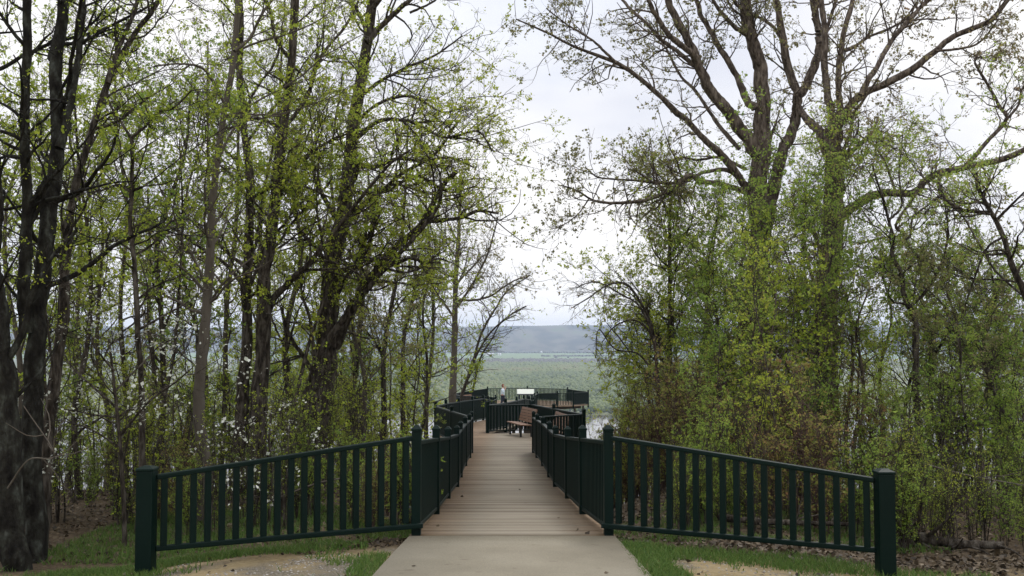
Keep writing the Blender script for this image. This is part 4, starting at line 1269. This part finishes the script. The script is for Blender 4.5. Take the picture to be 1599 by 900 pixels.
# ---- fallen wood
def log(label, pts, w, Z, seed, bark='bark', cat='log'):
    gw = Grower(seed)
    W = []
    for px, Zz, lift in pts:
        x = xz(px, Zz); W.append((x, Zz, gz(x, Zz) + lift))
    q = resample(W, 20); rad = np.linspace(w, w * .5, 20) * gw.rg.uniform(.85, 1.15, 20)
    gw.put(q[None], rad[None], 8)
    k = gw.kids(q[None], rad[None], np.array([7]), .2, 1, .9, .6, .25, .3, .4, .008, .03)
    gw.grow(*k, 5, .2, .05, 5)
    me = gw.bark_mesh('fallen_log')
    o = link('fallen_log', me, M[bark])
    return tag(o, label, cat)
log('dark fallen log lying behind the right end post', [(1380, 12.4, .12), (1430, 12.1, .10), (1490, 11.8, .08), (1560, 11.6, .10)], .075, 12, 601)
log('dark fallen branch lying behind the right entry railing', [(1120, 13.2, .10), (1180, 12.8, .10), (1250, 12.7, .14), (1330, 12.6, .2)], .05, 12.8, 602)
log('pale dead branch propped among the bushes at the right edge', [(1430, 13.6, .9), (1500, 13.0, .8), (1570, 12.4, .75), (1640, 12.1, .7)], .014, 13, 603, 'bark_pale', 'branch')
log('pale dead branch lying in the brush behind the left railing', [(400, 13.6, .15), (450, 13.4, .35), (500, 13.5, .5), (540, 13.6, .6)], .02, 13, 604, 'bark_pale', 'branch')
log('pale crooked dead branch caught between the trunks at the left edge', [(18, 10.4, .9), (50, 10.3, 1.2), (90, 10.2, 1.25), (40, 10.25, 1.75)], .009, 10, 605, 'bark_pale', 'branch')

# ------------------------------------------------------------------ grass and fallen leaves
def nz(x, y, s=1.0, o=0.0): return mnoise.noise(Vector((x * s + o, y * s, o * 1.7)))
gr = np.random.default_rng(21)
pts = []
def grass_region(n, x0, x1, y0, y1, fn):
    for _ in range(n):
        x = gr.uniform(x0, x1); y = gr.uniform(y0, y1)
        if fn(x, y) > gr.uniform(0, 1): pts.append((x, y))
def clamp(v): return max(0.0, min(1.0, v))
grass_region(30000, 1.13, 4.9, 7.6, 11.0, lambda x, y: clamp((1.0 - abs(y - (10.15 + .25 * nz(x, y, .8)) + .08 * (x - 1.2)) / .55) * (1.4 if x < 3.4 else .6) + .5 * nz(x, y, 2.0)) )
grass_region(15000, 1.14, 1.9, 7.4, 10.6, lambda x, y: clamp((1.62 + .22 * nz(x, y, 1.5) - x) / .22))
grass_region(30000, -4.8, -1.5, 9.6, 11.6, lambda x, y: clamp(1.0 - abs(y - (10.62 + .2 * nz(x, y, .9)) - .16 * (x + 2.4) * .5) / .36 + .4 * nz(x, y, 2)))
grass_region(3000, -1.7, -1.2, 7.6, 9.9, lambda x, y: clamp((x + 1.52 + .12 * nz(x, y, 2)) / .15))
grass_region(7000, -6.0, -3.4, 8.8, 10.8, lambda x, y: clamp(.55 + 1.2 * nz(x, y, 1.1, 3)) * .9)
grass_region(30000, -5.5, -1.2, 11.2, 15.5, lambda x, y: clamp(.6 + 1.0 * nz(x, y, 1.0, 5)))
grass_region(22000, 1.3, 5.2, 11.6, 15.5, lambda x, y: clamp(.4 + 1.1 * nz(x, y, 1.0, 7)))
grass_region(6000, 3.2, 7.0, 8.6, 10.4, lambda x, y: clamp(.25 + 1.3 * nz(x, y, 1.2, 9)))
grass_region(14000, -5.0, -1.2, 7.6, 10.6, lambda x, y: clamp(1.6 * nz(x, y, 2.2, 12) - .35))
grass_region(14000, 1.2, 6.0, 7.6, 10.4, lambda x, y: clamp(1.6 * nz(x, y, 2.2, 15) - .35))
P = np.array([(x, y, gz(x, y) - .005) for x, y in pts])
P = P[[not (abs(x) < 1.13 and y < 11) for x, y, z in P]]
n = len(P)
hgt = gr.uniform(.025, .085, n); an = gr.uniform(0, 6.283, n); wv = gr.uniform(.004, .008, n)
ln = gr.normal(0, .035, (n, 2))
dx = np.stack([np.cos(an) * wv, np.sin(an) * wv, np.zeros(n)], 1)
tip = P + np.stack([ln[:, 0], ln[:, 1], hgt], 1)
mid = P + np.stack([ln[:, 0] * .35, ln[:, 1] * .35, hgt * .6], 1)
V = np.stack([P - dx, P + dx, mid + dx * .7, mid - dx * .7, tip], 1).reshape(-1, 3)
b = np.arange(n)[:, None] * 5
tri = np.concatenate([b + [0, 1, 2], b + [0, 2, 3], b + [3, 2, 4]], 0)
tnt = np.tile(np.clip(gr.normal(.42, .18, n), 0, 1), 3)
tag(link('grass', mesh_np('grass', V, tri, False, tnt), M['grass']), 'patchy green grass beside the path and along the railings', 'grass', kind='stuff')

lp = []
def litter_region(n, x0, x1, y0, y1, fn):
    for _ in range(n):
        x = gr.uniform(x0, x1); y = gr.uniform(y0, y1)
        if fn(x, y) > gr.uniform(0, 1): lp.append((x, y, gz(x, y) + gr.uniform(.004, .03)))
litter_region(9000, 1.15, 7.5, 10.3, 13.5, lambda x, y: clamp(1.0 - abs(y - 11.4 + .12 * (x - 1)) / 1.4 + .4 * nz(x, y, 1.2)))
litter_region(9000, 1.2, 11, 12.5, 20, lambda x, y: .8)
litter_region(9000, -10, -1.2, 11.3, 20, lambda x, y: .75)
litter_region(1500, -2.2, -1.15, 10.2, 11.3, lambda x, y: clamp(.55 + 1.3 * nz(x, y, 1.3, 2)))
litter_region(500, -5, 5, 8, 10.5, lambda x, y: .35 if abs(x) > 1.2 else 0)
for _ in range(12):
    y = gr.uniform(8.3, 19); x = gr.uniform(-.9, .9)
    if abs(x) < .5 and gr.uniform() < .6: x = .88 * np.sign(x)
    lp.append((x, y, (deck_z(y) if y > 11 else float(np.interp(y, _ys, _zs)) + .012) + .008))
lp = np.array(lp)
tag(link('fallen_leaves', leaf_quads('fallen_leaves', gr, lp, gr.uniform(.025, .085, len(lp)), .6, .7, (.45, .25)), M['litter']), 'brown fallen leaves under the trees and along the railings', 'fallen leaves', kind='stuff')
# pebbles
gp = []
for _ in range(2600):
    x = gr.uniform(-4.5, -1.25); y = gr.uniform(7.8, 10.6)
    if nz(x, y, .9, 4) > -.1: gp.append((x, y))
for _ in range(900):
    x = gr.uniform(1.5, 5.5); y = gr.uniform(7.8, 9.8); gp.append((x, y))
gp = np.array([(x, y, gz(x, y)) for x, y in gp])
iv, jf = ICO
k = gr.uniform(.7, 1.2, (len(gp), len(iv), 1)); sz = gr.uniform(.004, .016, len(gp))[:, None, None]
V = gp[:, None, :] + iv[None] * k * sz * np.array([1, 1, .6])
Fq = (jf[None] + (np.arange(len(gp)) * len(iv))[:, None, None]).reshape(-1, 3)
M['pebble'] = leaf_mat('pebble', [(0.14, 0.125, 0.105), (0.25, 0.23, 0.2), (0.4, 0.37, 0.33)], 0.0)
tag(link('gravel', mesh_np('gravel', V.reshape(-1, 3), Fq, False, np.repeat(gr.uniform(0, 1, len(gp)), len(jf))), M['pebble']), 'loose grey pebbles on the dirt beside the path', 'gravel', kind='stuff')

# ------------------------------------------------------------------ the person at the overlook
def skin_mesh(name, joints, edges, sub=2):
    """joints: (pos, radius); one continuous skinned surface"""
    me = bpy.data.meshes.new(name + '_rig')
    me.from_pydata([j[0] for j in joints], edges, [])
    o = bpy.data.objects.new(name + '_rig', me); COL.objects.link(o)
    o.modifiers.new('skin', 'SKIN')
    sv_ = me.skin_vertices[0].data
    for i, j in enumerate(joints):
        r = j[1]; sv_[i].radius = (r, r) if not isinstance(r, tuple) else r
    sv_[0].use_root = True
    s = o.modifiers.new('sub', 'SUBSURF'); s.levels = sub; s.render_levels = sub
    dg = bpy.context.evaluated_depsgraph_get(); dg.update()
    m2 = bpy.data.meshes.new_from_object(o.evaluated_get(dg)); m2.name = name
    bpy.data.objects.remove(o, do_unlink=True); bpy.data.meshes.remove(me)
    for p in m2.polygons: p.use_smooth = True
    return m2

PX, PY = xz(785, 72.5), 72.5
pe = empty('person', (PX, PY, deck_z(PY)), 'person in pale blue shirt and dark trousers walking on the far overlook', 'person', None, R_(-12))
# faces +x; mid-stride, one arm bent
body = [((0, 0, .95), .12), ((0, 0, 1.12), .125), ((.01, 0, 1.30), .14), ((.02, 0, 1.44), .10), ((.035, 0, 1.53), .055), ((.05, 0, 1.60), .065), ((.055, 0, 1.685), .088), ((.05, 0, 1.76), .06),
        ((.0, .10, .90), .095), ((.13, .10, .50), .062), ((.16, .10, .10), .045), ((.29, .10, .05), .035),
        ((.0, -.10, .90), .095), ((-.04, -.10, .49), .062), ((-.24, -.10, .14), .045), ((-.14, -.10, .06), .035),
        ((.02, .19, 1.41), .06), ((-.09, .24, 1.15), .045), ((.03, .25, .92), .035), ((.07, .25, .83), .036),
        ((.02, -.19, 1.41), .06), ((.10, -.27, 1.19), .045), ((.20, -.15, 1.42), .034), ((.22, -.11, 1.51), .036)]
be = [(0, 1), (1, 2), (2, 3), (3, 4), (4, 5), (5, 6), (6, 7), (0, 8), (8, 9), (9, 10), (10, 11), (0, 12), (12, 13), (13, 14), (14, 15), (3, 16), (16, 17), (17, 18), (18, 19), (3, 20), (20, 21), (21, 22), (22, 23)]
# fingers and thumbs
for hand, dirv in ((19, Vector((.25, 0, -1))), (23, Vector((.1, .3, 1)))):
    hp = Vector(body[hand][0]); dirv = dirv.normalized()
    sdv = Vector((1, 0, .25)) if hand == 19 else Vector((1, -.2, 0))
    for q, lf in ((-1.5, .07), (-.5, .085), (.5, .08), (1.5, .062)):
        a = len(body)
        body.append((tuple(hp + dirv * .05 + sdv * q * .018), .0095)); be.append((hand, a))
        body.append((tuple(hp + dirv * (.05 + lf) + sdv * q * .019 + Vector((.01, 0, 0))), .008)); be.append((a, a + 1))
    a = len(body)
    body.append((tuple(hp + sdv * .045 + dirv * .03), .010)); be.append((hand, a))
    body.append((tuple(hp + sdv * .06 + dirv * .07), .009)); be.append((a, a + 1))
link('body', skin_mesh('body', body, be), M['skin'], pe, world=False)
sh = [((0, 0, .93), .15), ((0, 0, 1.12), .15), ((.01, 0, 1.30), .165), ((.02, 0, 1.44), .12), ((.03, 0, 1.49), .075),
      ((.02, .19, 1.41), .078), ((-.09, .24, 1.15), .062), ((.02, .25, .95), .05), ((.02, -.19, 1.41), .078), ((.10, -.27, 1.19), .062), ((.18, -.17, 1.37), .05)]
link('shirt', skin_mesh('shirt', sh, [(0, 1), (1, 2), (2, 3), (3, 4), (3, 5), (5, 6), (6, 7), (3, 8), (8, 9), (9, 10)]), M['shirt'], pe, world=False)
tr = [((0, 0, .98), .135), ((0, .10, .90), .115), ((.13, .10, .50), .085), ((.16, .10, .12), .066), ((0, -.10, .90), .115), ((-.04, -.10, .49), .085), ((-.22, -.10, .17), .066)]
link('trousers', skin_mesh('trousers', tr, [(0, 1), (1, 2), (2, 3), (0, 4), (4, 5), (5, 6)]), M['trousers'], pe, world=False)
mb = MB()
bmesh.ops.create_uvsphere(mb.bm, u_segments=16, v_segments=12, radius=.118, matrix=Matrix.Translation((.03, 0, 1.70)) @ Matrix.Diagonal((.95, .85, 1.05, 1)))
bmesh.ops.delete(mb.bm, geom=[v for v in mb.bm.verts if v.co.x > .07 and v.co.z < 1.745], context='VERTS')
mb.build('hair', M['hair'], pe, True, world=False)
for s in (-1, 1):
    mb = MB(); mb.box((.16 if s > 0 else -.2, s * .10, .04 if s > 0 else .09), (.26, .09, .075), bev=.02, ry=0 if s > 0 else .5); mb.build('shoe', M['iron'], pe, world=False)
